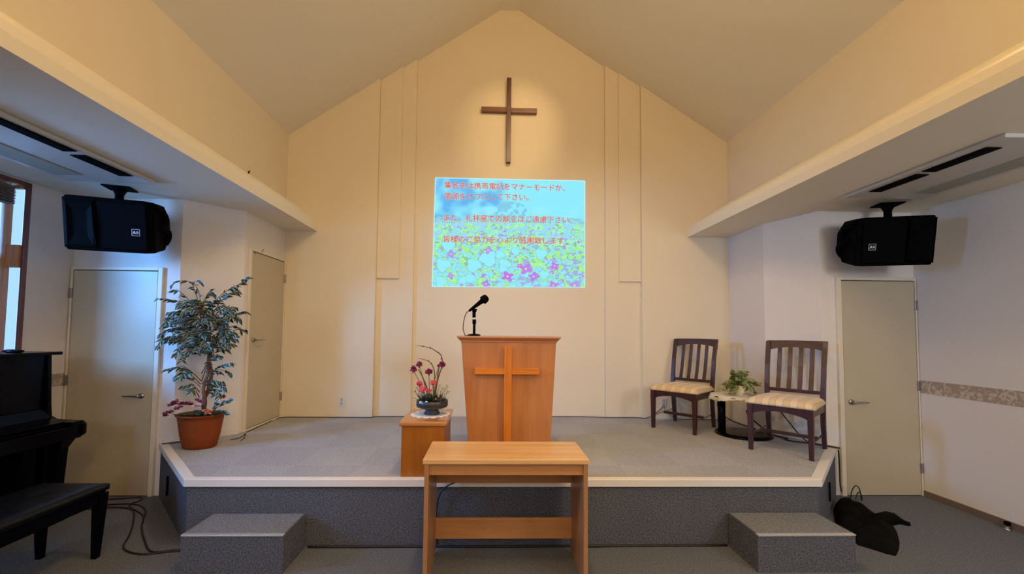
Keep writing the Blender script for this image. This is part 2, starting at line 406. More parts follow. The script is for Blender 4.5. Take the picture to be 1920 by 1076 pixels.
# lowered aisle ceilings with the curved ledge along the vault
pl = [(-3.95, ZS), (-2.12, ZS), (-2.125, 2.79), (-2.15, 2.855), (-2.21, 2.918), (-2.495, 3.095), (-2.60, 3.097), (-2.60, 3.25), (-3.95, 3.25)]
S(MB().prism(pl, 'y', YR-.1, YB).build('ceiling_left', M['ceil']))
pr = [(4.22, ZS), (2.455, ZS), (2.463, 2.79), (2.495, 2.855), (2.57, 2.915), (2.965, 3.158), (3.07, 3.16), (3.07, 3.25), (4.22, 3.25)]
S(MB().prism(pr, 'y', YR-.1, YB).build('ceiling_right', M['ceil']))

# aisle walls
Z2 = ZS+.01
b = MB()
b.box(XL-.12, XL, 4.27, YB, .4, Z2)                                                      # beside the stage door
b.prism([(-2.5, 4.27), (-2.87, 3.91), (-2.87, 4.03), (-2.62, 4.27)], 'z', .0, Z2)         # splayed piece
b.box(SL-.012, -2.87, YD, YD+.12, 0, Z2)                                                   # around the hall door
S(b.build('wall_left_alcove', M['alcove']))
b = MB()
b.box(XR, XR+.12, 4.42, YB, .4, Z2)
b.prism([(2.97, 4.42), (3.18, 3.91), (3.18, 4.03), (3.09, 4.42)], 'z', 0, Z2)
b.box(3.18, SR+.1, YD, YD+.12, 0, Z2)
S(b.build('wall_right_alcove', M['alcove']))
S(MB().box(SR, SR+.1, YR-.1, YD, 0, Z2).build('wall_right', M['alcove']))
WY0, WY1, WZ0, WZ1 = 1.75, 3.50, .95, 2.70
b = MB(); b.box(SL-.1, SL, YR-.1, WY0, 0, Z2); b.box(SL-.012, SL, WY1, YD, 0, Z2); b.box(SL-.1, SL, WY0, WY1, 0, WZ0); b.box(SL-.1, SL, WY0, WY1, WZ1, Z2)
S(b.build('wall_left', M['alcove']))
b = MB(); b.prism([(-3.95, 0), (4.22, 0), (4.22, 3.1), (3.05, 3.1), (3.05, zc(3.05)), (.34, 5.7), (.09, 5.7), (-2.58, zc(-2.58)), (-2.58, 3.1), (-3.95, 3.1)], 'y', YR-.1, YR)
S(b.build('wall_rear', M['wall']))
# baseboards and floral border
S(MB().box(SR-.012, SR, YR, YD, 0, .055).build('baseboard_right', M['base']))
S(MB().box(SL, SL+.012, YR, YD-.02, 0, .055).build('baseboard_left', M['base']))
S(MB().box(SR-.003, SR, YR, YD-.03, .965, 1.085).build('trim_3', M['frieze']))
b = MB(); b.box(SL, SL+.003, 3.50, YD-.005, .985, 1.095); S(b.build('trim_4', M['frieze']))
# thin cream skirting on the stage
b = MB()
for x0, x1, y in ((-2.49, -1.40, YB), (-1.40, -.955, 5.14), (-.955, 1.44, 5.18), (1.44, 1.88, 5.14), (1.88, 2.96, YB)): b.box(x0, x1, y-.006, y+.002, ST, ST+.022)
S(b.build('baseboard_back', M['doorframe']))

# doors -----------------------------------------------------------------
def lever(parent, x, y, z, sx, axis='x'):
    # rose and lever; wall faces -Y (axis x) or +X (axis y)
    b = MB(); c = MB()
    if axis == 'x':
        b.tube([(x, y, z), (x, y-.012, z)], .024, 16, 1); b.tube([(x, y-.01, z), (x, y-.05, z)], .010, 10, 1)
        c.tube([(x-sx*.01, y-.05, z), (x+sx*.05, y-.052, z+.002), (x+sx*.135, y-.046, z-.001)], lambda t: .010-.003*t, 10, 4)
    else:
        b.tube([(x, y, z), (x+.012, y, z)], .024, 16, 1); b.tube([(x+.01, y, z), (x+.05, y, z)], .010, 10, 1)
        c.tube([(x+.05, y-sx*.01, z), (x+.052, y+sx*.05, z+.002), (x+.046, y+sx*.135, z-.001)], lambda t: .010-.003*t, 10, 4)
    h = b.build('door_handle', M['steel'], parent, smooth=True); c.build('lever', M['steel'], h, smooth=True)
def front_door(nm, x0, x1, fl, fr, hx, hs, hz, hinge_x, hinges):
    root = bpy.data.objects.new(nm, None); col.objects.link(root); root.location = ((x0+x1)/2, YD, 0); S(root)
    MB().box(x0-.004, x1+.004, YD-.006, YD+.004, .001, 2.034).build('gap_shade_box', M['gap'], root)  # dark backing box painted as the shade round the leaf
    MB().box(x0, x1, YD-.022, YD, .008, 2.028).build('door_leaf', M['door'], root, bevel=.002)
    b = MB()
    if fl: b.box(x0-.006-fl, x0-.006, YD-.028, YD+.002, 0, 2.036+.03)
    if fr: b.box(x1+.006, x1+.006+fr, YD-.028, YD+.002, 0, 2.036+.03)
    b.box(x0-.006, x1+.006, YD-.028, YD+.002, 2.036, 2.066)
    b.build('door_frame', M['doorframe'], root, bevel=.003)
    lever(root, hx, YD-.022, hz, hs)
    for z in hinges: MB().box(hinge_x-.014, hinge_x+.014, YD-.034, YD-.02, z-.045, z+.045).build('hinge', M['hinge'], root, bevel=.003)
    return root
front_door('door_1', -3.805, -3.056, .020, .040, -3.145, -1, .895, -3.822, (1.82, 1.03, .25))
front_door('door_2', 3.372, 4.086, .045, .012, 3.43, 1, .875, 4.094, (1.80, 1.03, .26))
d3 = bpy.data.objects.new('door_3', None); col.objects.link(d3); d3.location = (XL, 4.71, ST); S(d3)
MB().box(XL-.004, XL+.006, 4.366, 5.050, .485, 2.322).build('gap_shade_box', M['gap'], d3)  # shade round the stage door leaf, made as a dark box
MB().box(XL, XL+.020, 4.371, 5.045, .490, 2.316).build('door_leaf', M['door'], d3, bevel=.002)
b = MB(); b.box(XL-.002, XL+.026, 4.325, 4.362, ST+.001, 2.352); b.box(XL-.002, XL+.026, 5.053, 5.075, ST+.001, 2.352); b.box(XL-.002, XL+.026, 4.362, 5.053, 2.325, 2.352); b.box(XL-.002, XL+.026, 4.362, 5.053, ST+.001, .483)
b.build('door_frame', M['doorframe'], d3, bevel=.003)
lever(d3, XL+.02, 4.435, 1.395, 1, 'y')
for z in (2.12, .72): MB().box(XL+.018, XL+.034, 5.036, 5.064, z-.05, z+.05).build('hinge', M['hinge'], d3, bevel=.003)
b = MB(); b.tube([(XL+.024, 4.53, 2.338), (XL+.034, 4.55, 2.375)], .007, 8, 1); b.box(XL+.018, XL+.03, 4.39, 4.43, 2.302, 2.314); b.build('door_catch', M['hinge'], d3)

# bay window ------------------------------------------------------------
win = bpy.data.objects.new('window_1', None); col.objects.link(win); win.location = (SL, (WY0+WY1)/2, WZ0); S(win)
XO = -4.12
b = MB()
b.box(SL-.008, SL+.012, WY1-.010, WY1+.022, WZ0-.03, WZ1-.002); b.box(SL-.008, SL+.012, WY0-.022, WY0+.010, WZ0-.03, WZ1-.002)
b.box(SL-.008, SL+.0115, WY0+.01, WY1-.01, WZ1-.038, WZ1-.003); b.box(XO, SL+.04, WY0+.001, WY1-.001, WZ0-.03, WZ0)
b.build('window_frame', M['frame_red'], win, bevel=.002)
b = MB()
# side light facing the hall: posts, transom; front sashes
b.box(SL-.160, SL-.105, WY1-.034, WY1, WZ0, WZ1); b.box(XO, XO+.05, WY1-.034, WY1, WZ0, WZ1)
for a, c in ((SL-.105, SL-.01), (XO+.05, SL-.160)):
    b.box(a, c, WY1-.030, WY1, 1.99, 2.175); b.box(a, c, WY1-.030, WY1, WZ0, 1.06); b.box(a, c, WY1-.030, WY1, 2.64, WZ1)
for y in (WY0, 2.33, 2.92): b.box(XO, XO+.05, y, y+.06, WZ0, WZ1)
for y0_, y1_ in ((WY0+.06, 2.33), (2.39, 2.92), (2.98, WY1-.034)):
    b.box(XO+.004, XO+.046, y0_, y1_, 1.99, 2.10); b.box(XO+.004, XO+.046, y0_, y1_, WZ0, 1.02); b.box(XO+.004, XO+.046, y0_, y1_, 2.62, WZ1)
b.box(XO+.05, SL-.01, WY0, WY0+.03, WZ0, 1.02); b.box(XO+.05, SL-.01, WY0, WY0+.03, 2.62, WZ1); b.box(XO-.02, SL-.01, WY0-.01, WY1+.01, WZ1+.001, WZ1+.04)
b.build('window_sash', M['sash'], win)
MB().box(SL-.16, SL-.01, WY1-.018, WY1-.012, WZ0, WZ1).build('glass_pane', M['glass'], win)
MB().box(XO+.02, XO+.026, WY0, WY1, WZ0, WZ1).build('glass_pane', M['glass'], win)
MB().box(XO, SL-.03, WY0+.012, WY0+.018, WZ0, WZ1).build('glass_pane', M['glass'], win)
bl = thing('window_blind', 'raised brown slatted blind bunched at the top of the left bay window', 'blind', (SL-.06, 2.62, 2.52))
b = MB()
for i in range(9): b.box(SL-.105+.004*(i % 2), SL-.045+.004*(i % 2), WY0+.05, WY1-.045, 2.505+i*.0135, 2.513+i*.0135)
b.build('slat_stack', M['blind'], bl)
MB().box(SL-.10, SL-.05, WY0+.05, WY1-.045, 2.627, 2.655).build('head_rail', M['blind'], bl)
# curtain drawn to the far end of the bay front
b = MB(); n_ = 60; vs = []
for z in (WZ0+.01, 2.60):
    for i in range(n_+1):
        t = i/n_; y = 3.02+t*.36; vs.append((XO+.085+.022*math.sin(t*42), y, z))
fs = [(i, i+1, n_+1+i+1, n_+1+i) for i in range(n_)]
b.add(vs, fs)
cu = b.build('curtain', M['curtain'], smooth=True, solid=.003); tag(cu, 'grey blue curtain gathered inside the bay window behind the piano', 'curtain')

# ceiling cassettes ------------------------------------------------------
def cassette(nm_label, x0, x1, y0, y1, slots, intake, mirror):
    root = thing('air_conditioner', nm_label, 'air conditioner', ((x0+x1)/2, (y0+y1)/2, ZS-.03), group=None)
    MB().box(x0, x1, y0, y1, ZS-.028, ZS-.0005).build('panel', M['unit'], root, bevel=.008)
    for (a, b_, c, d) in slots:
        o = MB().box(a, b_, c, d, ZS-.034, ZS-.026).build('outlet_slot', M['slot'], root)
        k = MB(); k.box(a+.01, b_-.01, c+.01, d-.01, ZS-.038, ZS-.034); k.build('louver', M['blackmatte'], o)
    for (a, b_, c, d) in intake: MB().box(a, b_, c, d, ZS-.034, ZS-.026).build('intake_panel', M['olive'], root, bevel=.003)
    return root
cassette('white ceiling air conditioner above the piano, two dark outlet slots, pale bluish panel', -3.42, -2.735, 1.35, 3.40, [(-2.86, -2.77, 1.52, 2.80), (-2.875, -2.775, 2.86, 3.24)], [(-3.36, -3.15, 1.55, 3.24)], 1)
cassette('white ceiling air conditioner over the right aisle beside the hanging speaker', 3.03, 3.72, 2.32, 3.44, [(3.075, 3.175, 2.45, 2.84), (3.085, 3.185, 2.89, 3.265)], [(3.48, 3.65, 2.42, 3.28)], -1)

# ================================================================ STAGE THINGS
def hang_cross():
    root = thing('wall_cross', 'dark walnut cross hanging high on the wall above the projected slide', 'cross', (.209, 5.18, 3.64))
    MB().box(.181, .237, 5.115, 5.178, 3.635, 4.725).build('upright', M['cross'], root, bevel=.003)
    MB().box(-.14, .181, 5.122, 5.176, 4.285, 4.345).build('arm', M['cross_h'], root, bevel=.003)
    MB().box(.237, .565, 5.122, 5.176, 4.278, 4.338).build('arm', M['cross_h'], root, bevel=.003)
hang_cross()

# projected slide --------------------------------------------------------
def slide():
    root = thing('projected_slide', 'bright projected slide with orange Japanese notice over a flower field', 'projection', (.23, 5.17, 2.06))
    W, H = 320, 232
    TL, TR, BR, BL = Vector((-.710, 3.440)), Vector((1.190, 3.437)), Vector((1.190, 2.070)), Vector((-.728, 2.056))
    yy, xx = np.mgrid[0:H, 0:W]; u = xx/(W-1); v = yy/(H-1)          # v down
    rng = np.random.RandomState(5)
    def noise(sx, sy, seed, octv=3):
        r = np.random.RandomState(seed); out = np.zeros((H, W)); amp = 1; tot = 0
        for o_ in range(octv):
            gx, gy = int(sx*2**o_)+2, int(sy*2**o_)+2; g = r.rand(gy, gx)
            fx = u*(gx-1.001); fy = v*(gy-1.001); ix = fx.astype(int); iy = fy.astype(int); tx = fx-ix; ty = fy-iy
            tx = tx*tx*(3-2*tx); ty = ty*ty*(3-2*ty)
            out += amp*((g[iy, ix]*(1-tx)+g[iy, ix+1]*tx)*(1-ty)+(g[iy+1, ix]*(1-tx)+g[iy+1, ix+1]*tx)*ty); tot += amp; amp *= .5
        return out/tot
    c = lambda r, g, b_: np.array([(q/255)**2.2 for q in (r, g, b_)])
    img = np.zeros((H, W, 3))
    # sky
    cyan = c(138, 232, 250); blue = c(98, 178, 238)
    s = np.clip((noise(6, 5, 1)-.36)*5-np.clip(u-.40, 0, 1)*9, 0, 1)[..., None]*(v < .42)[..., None]
    img[:] = cyan; img = img*(1-s)+blue*s
    cl = np.clip((noise(9, 9, 2)-.56)*6, 0, 1)[..., None]*(v < .38)[..., None]*.5; img = img*(1-cl)+c(160, 235, 250)*cl
    # distant tree and horizon shrubs
    tr = (np.exp(-(((u-.50)/.11)**2+((v-.30)/.09)**2)) > .35)*(noise(50, 40, 3, 2) > .48)
    img[tr] = c(128, 200, 225)
    hz = (v > .335+.03*noise(10, 2, 4))*(v < .41)*(noise(70, 60, 6, 2) > .45)*((u < .12) | (u > .30)); img[hz] = c(140, 206, 214)
    fe = (v > .385+.04*u)*(v < .47-.02*u)*(u < .52)*(((u*W).astype(int) % 5) < 2); img[fe] = c(185, 215, 205)
    fe2 = (v > .385+.04*u)*(v < .385+.05*u+.012)*(u < .55); img[fe2] = c(170, 205, 200)
    # field: green speckle with cyan and violet blossoms
    fld = v > .395+.03*noise(20, 2, 9)
    g1 = noise(60, 46, 10, 2); g2 = noise(40, 32, 12, 2)
    green = c(160, 240, 120); dark = c(140, 196, 140); pale = c(165, 240, 200)
    fcol = np.where((g1 > .55+.07*(v < .62))[..., None], green, np.where((g1 < .37)[..., None], dark, pale))
    fcol = np.where((v < .56)[..., None] & (g2 < .5)[..., None], c(150, 215, 240), fcol)
    img = np.where(fld[..., None], fcol, img)
    blobs = []
    for i in range(760):
        vv = .45+.55*rng.rand()**1.1; uu = rng.rand(); sc_ = .010+.050*(vv-.42)**1.15
        kind = rng.rand()
        vio = .20+.22*(uu > .55)*(vv > .5)+.15*(vv < .56)
        colr = c(138, 232, 250) if kind > vio else (c(160, 168, 236) if kind > .07 else c(185, 125, 228))
        blobs.append((vv, uu, sc_*(.5+.6*rng.rand()), colr))
    blobs.sort(key=lambda q: q[0])
    for vv, uu, sc_, colr in blobs:
        x0, x1 = max(0, int((uu-sc_*1.3)*W)), min(W, int((uu+sc_*1.3)*W)+2); y0, y1 = max(0, int((vv-sc_*1.5)*H)), min(H, int((vv+sc_*1.5)*H)+2)
        if x1 <= x0 or y1 <= y0: continue
        du = u[y0:y1, x0:x1]-uu; dv = (v[y0:y1, x0:x1]-vv)*1.1; a = np.arctan2(dv, du); r_ = np.hypot(du, dv)
        rad = sc_*(.75+.18*np.sin(a*5+uu*40)+.12*np.sin(a*3+vv*50))
        m1 = r_ < rad*.98; m2 = (r_ < rad) & (r_ > rad*.84)
        sub = img[y0:y1, x0:x1]; sub[m1] = colr; sub[m2] = c(150, 195, 190)
        if colr[0] > colr[1]*1.05 and sc_ > .02: sub[r_ < rad*.22] = c(225, 235, 120)
    big = [(.10, .62, .055), (.27, .80, .06), (.36, .74, .07), (.47, .79, .05), (.07, .80, .06), (.20, .94, .035), (.25, .92, .04), (.06, .95, .05), (.46, .83, .035), (.71, .69, .05), (.44, .70, .04), (.73, .88, .04), (.54, .67, .035), (.61, .88, .03)]
    for uu, vv, sc_ in big:
        a = np.arctan2(v-vv, u-uu); r_ = np.hypot(u-uu, (v-vv)*.8); rad = sc_*(.82+.12*np.sin(a*3+uu*30)+.06*np.sin(a*5))
        img[r_ < rad] = c(132, 180, 170); img[r_ < rad*.93] = c(145, 234, 250)
    for uu, vv, sc_, cc in [(.61, .83, .045, (185, 130, 235)), (.49, .90, .04, (190, 120, 230)), (.80, .80, .03, (190, 120, 230)), (.36, .66, .03, (178, 150, 235)), (.66, .90, .035, (175, 130, 235)), (.12, .70, .03, (170, 150, 235)), (.57, .80, .02, (205, 110, 225)), (.35, .97, .03, (175, 130, 235)), (.12, .90, .025, (178, 140, 235)), (.93, .98, .04, (175, 150, 240)), (.79, .98, .035, (185, 130, 235))]:
        a = np.arctan2(v-vv, u-uu); r_ = np.hypot(u-uu, (v-vv)*.8); img[r_ < sc_*(.8+.25*np.sin(a*4+uu*20))] = c(*cc)
        img[r_ < sc_*.16] = c(230, 235, 120)
    edge = (u < .006) | (u > .994) | (v < .008) | (v > .992); img[edge] = c(190, 245, 250)
    verts = []; U = u.ravel(); V = v.ravel()
    for a, b_ in zip(U, V):
        p = (TL*(1-a)+TR*a)*(1-b_)+(BL*(1-a)+BR*a)*b_; verts.append((p.x, 5.172, p.y))
    faces = [(y*W+x, (y+1)*W+x, (y+1)*W+x+1, y*W+x+1) for y in range(H-1) for x in range(W-1)]
    b = MB(); b.v = verts; b.f = faces; b.m = [0]*len(faces)
    m, nt, bs = new_mat('slide_picture'); at = N(nt, 'ShaderNodeVertexColor'); at.layer_name = 'picture'
    bs.inputs['Base Color'].default_value = (.02, .02, .02, 1); bs.inputs['Specular IOR Level'].default_value = 0
    nt.links.new(at.outputs[0], bs.inputs['Emission Color']); bs.inputs['Emission Strength'].default_value = 1.0
    o = b.build('slide_image', m, root)
    ca = o.data.color_attributes.new('picture', 'FLOAT_COLOR', 'POINT')
    ca.data.foreach_set('color', np.concatenate([img.reshape(-1, 3), np.ones((H*W, 1))], 1).astype(np.float32).ravel())
    red = emissive('slide_lettering', ((222/255)**2.2, (98/255)**2.2, (70/255)**2.2), 1)
    halo = emissive('slide_lettering_glow', ((200/255)**2.2, (226/255)**2.2, (236/255)**2.2), .95)
    lines = [('集会中は携帯電話をマナーモードか、', (-0.594, 5.170, 3.344), (0.991, 5.170, 3.334)), ('電源をオフにして下さい。', (-0.592, 5.170, 3.201), (0.530, 5.170, 3.208)),
             ('また、礼拝室での飲食はご遠慮下さい。', (-0.607, 5.170, 2.929), (1.080, 5.170, 2.925)), ('皆様のご協力を心より感謝致します', (-0.603, 5.170, 2.659), (0.925, 5.170, 2.657))]
    for txt, a, b_ in lines:
        for pas in (0, 1):
            cu_ = bpy.data.curves.new('txt', 'FONT'); cu_.body = txt; cu_.size = 1; cu_.resolution_u = 3
            cu_.offset = .034 if pas == 0 else .010
            to = bpy.data.objects.new('txt', cu_); col.objects.link(to); bpy.context.view_layer.update()
            me = bpy.data.meshes.new_from_object(to.evaluated_get(bpy.context.evaluated_depsgraph_get()))
            col.objects.unlink(to); bpy.data.objects.remove(to)
            n__ = len(me.vertices); co = np.empty(n__*3); me.vertices.foreach_get('co', co); co = co.reshape(-1, 3)
            x0, x1 = 0.0, float(len(txt)); 
            if pas == 0: pass
            sx = (b_[0]-a[0])/x1; em = .093
            out = np.empty_like(co); out[:, 0] = a[0]+co[:, 0]*sx; out[:, 1] = 5.1705 if pas == 0 else 5.1695; out[:, 2] = a[2]+(co[:, 1]-.36)*em+(out[:, 0]-a[0])/(b_[0]-a[0])*(b_[2]-a[2])*.9
            out -= np.array(root.location); me.vertices.foreach_set('co', out.ravel()); me.update()
            me.materials.clear(); me.materials.append(halo if pas == 0 else red)
            o = bpy.data.objects.new('lettering_glow' if pas == 0 else 'lettering', me); col.objects.link(o); o.parent = root
slide()

# pulpit -----------------------------------------------------------------
def pulpit():
    root = thing('pulpit', 'tall wooden pulpit with an orange wood cross on its tapered front', 'pulpit', (.155, 3.6, ST))
    zt = 1.425; x0t, x1t, x0b, x1b = -.228, .536, -.150, .485
    y0, y1 = 3.35, 3.80
    b = MB(); b.add([(x0b, y0, ST), (x1b, y0, ST), (x1b, y1, ST), (x0b, y1, ST), (x0t, y0, zt), (x1t, y0, zt), (x1t, y1, zt), (x0t, y1, zt)], [(0, 3, 2, 1), (4, 5, 6, 7), (0, 1, 5, 4), (1, 2, 6, 5), (2, 3, 7, 6), (3, 0, 4, 7)])
    b.build('body', M['pulpit'], root, bevel=.003)
    b = MB(); P = [(.0, zt-.004), (.010, zt+.008), (.012, zt+.02), (.030, zt+.030), (.036, zt+.034)]
    prof = [(0, zt-.004), (.004, zt-.004), (.006, zt+.010), (.016, zt+.016), (.028, zt+.028), (0, zt+.028)]
    rings = []
    for e, z in [(.001, zt-.006), (.006, zt-.004), (.008, zt+.008), (.020, zt+.018), (.028, zt+.028)]:
        rings.append([(x0t-e, y0-e, z), (x1t+e, y0-e, z), (x1t+e, y1+e, z), (x0t-e, y1+e, z)])
    k = MB()
    for r_ in rings: k.v += r_
    for i in range(len(rings)-1):
        for j in range(4): k.f.append([i*4+j, i*4+(j+1) % 4, (i+1)*4+(j+1) % 4, (i+1)*4+j]); k.m.append(0)
    k.f += [[3, 2, 1, 0], [16, 17, 18, 19]]; k.m += [0, 0]
    k.build('moulding', M['pulpit_trim'], root)
    MB().box(x0t-.034, x1t+.034, y0-.034, y1+.034, zt+.028, zt+.044).build('top', M['pulpit_trim'], root, bevel=.004)
    cx = .147; b = MB()
    arc = [(cx+.030*math.cos(a), 1.372+.022*math.sin(a)) for a in [math.pi*i/10 for i in range(11)]]
    b.prism([(cx-.030, ST+.01), (cx+.030, ST+.01)]+arc, 'y', y0-.046, y0)
    cr = b.build('cross_upright', M['pulpit_cross'], root, bevel=.003)
    h = wood('pulpit_cross_arm_teak', (.48, .13, .005), (.70, .22, .015), (1.5, 30, 30), .45, .05)
    MB().box(-.116, cx-.030, y0-.042, y0, 1.167, 1.215).build('cross_arm', h, root, bevel=.003)
    MB().box(cx+.030, .397, y0-.042, y0, 1.167, 1.215).build('cross_arm', h, root, bevel=.003)
pulpit()
ZP = 1.425+.044
def microphone():
    root = thing('microphone', 'black handheld microphone in a clip on a short desk stand on the pulpit', 'microphone', (-.13, 3.45, ZP))
    MB().lathe([(.03, 0), (.052, .002), (.054, .010), (.040, .014), (.014, .018)], (-.13, 3.45, ZP), 28).build('base', M['blackmatte'], root, smooth=True)
    MB().tube([(-.13, 3.45, ZP+.015), (-.13, 3.45, ZP+.13)], .011, 14, 1).build('pole', M['blackmatte'], root, smooth=True)
    MB().tube([(-.13, 3.45, ZP+.10), (-.13, 3.45, ZP+.135)], .016, 14, 1).build('clutch', M['black'], root, smooth=True)
    MB().tube([(-.131, 3.45, ZP+.135), (-.131, 3.45, ZP+.150)], .014, 14, 1).build('white_ring', M['white'], root, smooth=True)
    b = MB(); b.tube([(-.132, 3.45, ZP+.150), (-.133, 3.45, ZP+.20)], .014, 14, 1); b.tube([(-.133, 3.45, ZP+.195), (-.128, 3.45, ZP+.225)], lambda t: .016+.006*t, 12, 1)
    b.build('clip', M['black'], root, smooth=True)
    T = Vector((-.175, 3.45, ZP+.205)); H = Vector((-.035, 3.45, ZP+.315)); d = (H-T)
    MB().tube([T, T+d*.3, T+d*.62, T+d*.80], lambda t: .010+.012*t, 16, 1).build('handle', M['black'], root, smooth=True)
    b = MB(); hd = T+d*.93; b.tube([T+d*.76, T+d*.80, T+d*.84, T+d*.97, T+d*1.06, T+d*1.10], lambda t: (.024, .034, .036, .034, .027, .012)[int(round(t*5))], 18, 1)
    b.build('grille', M['blackmatte'], root, smooth=True)
    MB().tube([T+d*.02, T-d*.16, (-.215, 3.45, ZP+.13), (-.222, 3.455, ZP+.06), (-.205, 3.47, ZP+.005), (-.19, 3.60, ZP+.005), (-.15, 3.78, ZP+.005)], .0035, 8, 4).build('cord', M['cable'], root, smooth=True)
microphone()

# pedestal with flower bowl ----------------------------------------------
def pedestal():
    root = thing('pedestal', 'orange brown wooden pedestal cabinet standing left of the pulpit', 'pedestal', (-.465, 3.27, ST))
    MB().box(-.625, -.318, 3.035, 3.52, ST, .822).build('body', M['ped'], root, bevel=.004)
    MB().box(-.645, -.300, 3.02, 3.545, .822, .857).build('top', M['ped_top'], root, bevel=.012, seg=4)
pedestal()
def doily(nm, label, cx, cy, z, r, n, mat, thick=.003, parent=None):
    b = MB(); k = 96; rings = [0, .5, .8, 1]
    vs = [(cx, cy, z+thick)]
    for q in rings[1:]:
        for i in range(k):
            a = 2*math.pi*i/k; rr = r*q*(1+.07*q*abs(math.sin(a*n/2)))
            vs.append((cx+rr*math.cos(a), cy+rr*math.sin(a), z+thick+(.003*math.sin(a*n)*q if q > .9 else 0)))
    fs = [(0, 1+i, 1+(i+1) % k) for i in range(k)]
    for j in range(2):
        for i in range(k): fs.append((1+j*k+i, 1+(j+1)*k+i, 1+(j+1)*k+(i+1) % k, 1+j*k+(i+1) % k))
    b.add(vs, fs); o = b.build(nm, mat, solid=.002); 
    return tag(o, label, 'doily')
doily('doily', 'round white lace doily under the flower bowl on the pedestal', -.452, 3.29, .857, .145, 16, M['lacewhite'])

def flowers():
    cx, cy, z0 = -.443, 3.285, .862
    root = thing('flower_arrangement', 'arrangement of carnations and bare twigs in a low dark footed bowl', 'flower arrangement', (cx, cy, z0))
    MB().lathe([(.001, 0), (.060, 0), (.062, .008), (.050, .030), (.052, .038), (.090, .046), (.118, .058), (.122, .070), (.122, .104), (.119, .108), (.112, .104), (.108, .075), (.06, .07), (.001, .07)], (cx, cy, z0), 40, cap=False).build('bowl', M['bowl'], root, smooth=True)
    MB().lathe([(.001, .075), (.108, .075), (.10, .088), (.04, .092), (.001, .09)], (cx, cy, z0), 20, cap=False).build('flower_foam', M['soil'], root)
    B = lambda x, y=0: (x, cy+y, 0)
    zb = z0+.09
    def tw(pts, r0=.0045, r1=.002): return MB().tube(pts, lambda t: r0+(r1-r0)*t, 6, 4)
    # two arching bare twigs
    t1 = tw([(-.43, cy, zb), (-.405, cy+.01, 1.12), (-.372, cy+.01, 1.24), (-.378, cy, 1.31), (-.40, cy-.01, 1.335), (-.45, cy-.02, 1.368), (-.50, cy-.02, 1.382), (-.565, cy-.03, 1.392)], .006, .0022)
    for p in ((-.40, cy-.01, 1.338), (-.462, cy-.02, 1.376), (-.378, cy, 1.29), (-.52, cy-.02, 1.388)): t1.ball(p, .006, n=6)
    t1.build('twig', M['twig'], root, smooth=True)
    t2 = tw([(-.44, cy+.01, zb), (-.43, cy, 1.10), (-.432, cy+.01, 1.19), (-.455, cy, 1.25), (-.49, cy, 1.275), (-.562, cy+.01, 1.292)], .0055, .002)
    for p in ((-.478, cy, 1.272), (-.455, cy, 1.25)): t2.ball(p, .006, n=6)
    t2.build('twig', M['twig'], root, smooth=True)
    tw([(-.425, cy, zb), (-.412, cy, 1.08), (-.405, cy+.01, 1.17), (-.392, cy, 1.225)], .006, .004).build('twig', M['twig'], root, smooth=True)
    tw([(-.45, cy, zb), (-.49, cy-.01, 1.08), (-.53, cy-.01, 1.165), (-.555, cy, 1.205)], .006, .0035).build('twig', M['twig'], root, smooth=True)
    def carn(p, r, mat, mat_name, stem):
        r *= .88
        b = MB(); P = Vector(p)
        for i in range(46):
            a = random.uniform(0, 2*math.pi); el = random.uniform(-.35, 1.4); d = Vector((math.cos(a)*math.cos(el), math.sin(a)*math.cos(el), math.sin(el)))
            b.leaf(P+d*r*.12, d, r*random.uniform(.8, 1.05), r*.75, .1, up=(random.uniform(-1, 1), random.uniform(-1, 1), random.uniform(-1, 1)), m_in=0, m_out=0)
        b.ball(P, r*.55, n=8)
        o = b.build('carnation', mat, root)
        s_ = tw([P-Vector((0, 0, r*.2))]+stem, .003, .0035); s_.tube([P-Vector((0, 0, r*.9)), P-Vector((0, 0, r*.1))], lambda t: .005+.006*t, 8, 1)
        s_.build('stem', M['sage'], o, smooth=True)
    for p, r, m_ in (((-.590, cy-.02, 1.205), .034, 'plum'), ((-.548, cy, 1.240), .032, 'plum'), ((-.470, cy-.01, 1.185), .036, 'plum'), ((-.372, cy, 1.238), .036, 'plum'), ((-.400, cy+.01, 1.232), .015, 'plum'),
                     ((-.540, cy-.02, 1.095), .033, 'pink'), ((-.508, cy-.05, 1.052), .038, 'pink'), ((-.432, cy-.02, 1.098), .036, 'coral'), ((-.462, cy-.06, 1.045), .026, 'pink')):
        q = Vector(p); carn(p, r, M[m_], m_, [q*.6+Vector((-.45, cy, zb))*.4-Vector((.006, 0, .0)), (-.45+(q.x+.45)*.15, cy, zb)])
    # low sprigs, moss and shells
    b = MB()
    for i in range(110):
        a = random.uniform(0, 2*math.pi); r_ = random.uniform(.01, .10)
        b.leaf((cx+r_*math.cos(a), cy+r_*math.sin(a)*.9, z0+.095), (math.cos(a), math.sin(a), random.uniform(.6, 2.5)), random.uniform(.04, .075), .016, .2, m_in=0, m_out=0)
    b.build('greenery', M['leaf'], root)
    b = MB()
    for dx, h, n_ in ((-.14, .085, 5), (-.12, .12, 5), (-.09, .10, 4), (.06, .14, 6), (.09, .12, 5), (.12, .13, 6), (.135, .09, 4)):
        p0 = Vector((cx+dx*.45, cy-.02, z0+.09)); p1 = Vector((cx+dx, cy-.02+random.uniform(-.02, .02), z0+.09+h)); b.tube([p0, (p0+p1)/2+Vector((0, 0, .01)), p1], .0018, 5, 3)
        for i in range(n_):
            q = p0.lerp(p1, .35+.65*i/n_)
            for s_ in (-1, 1): b.leaf(q, (s_*.6+dx*3, random.uniform(-.3, .3), .8), .030, .007, .1, m_in=0, m_out=0)
    b.build('sprigs', M['sage'], root)
    b = MB()
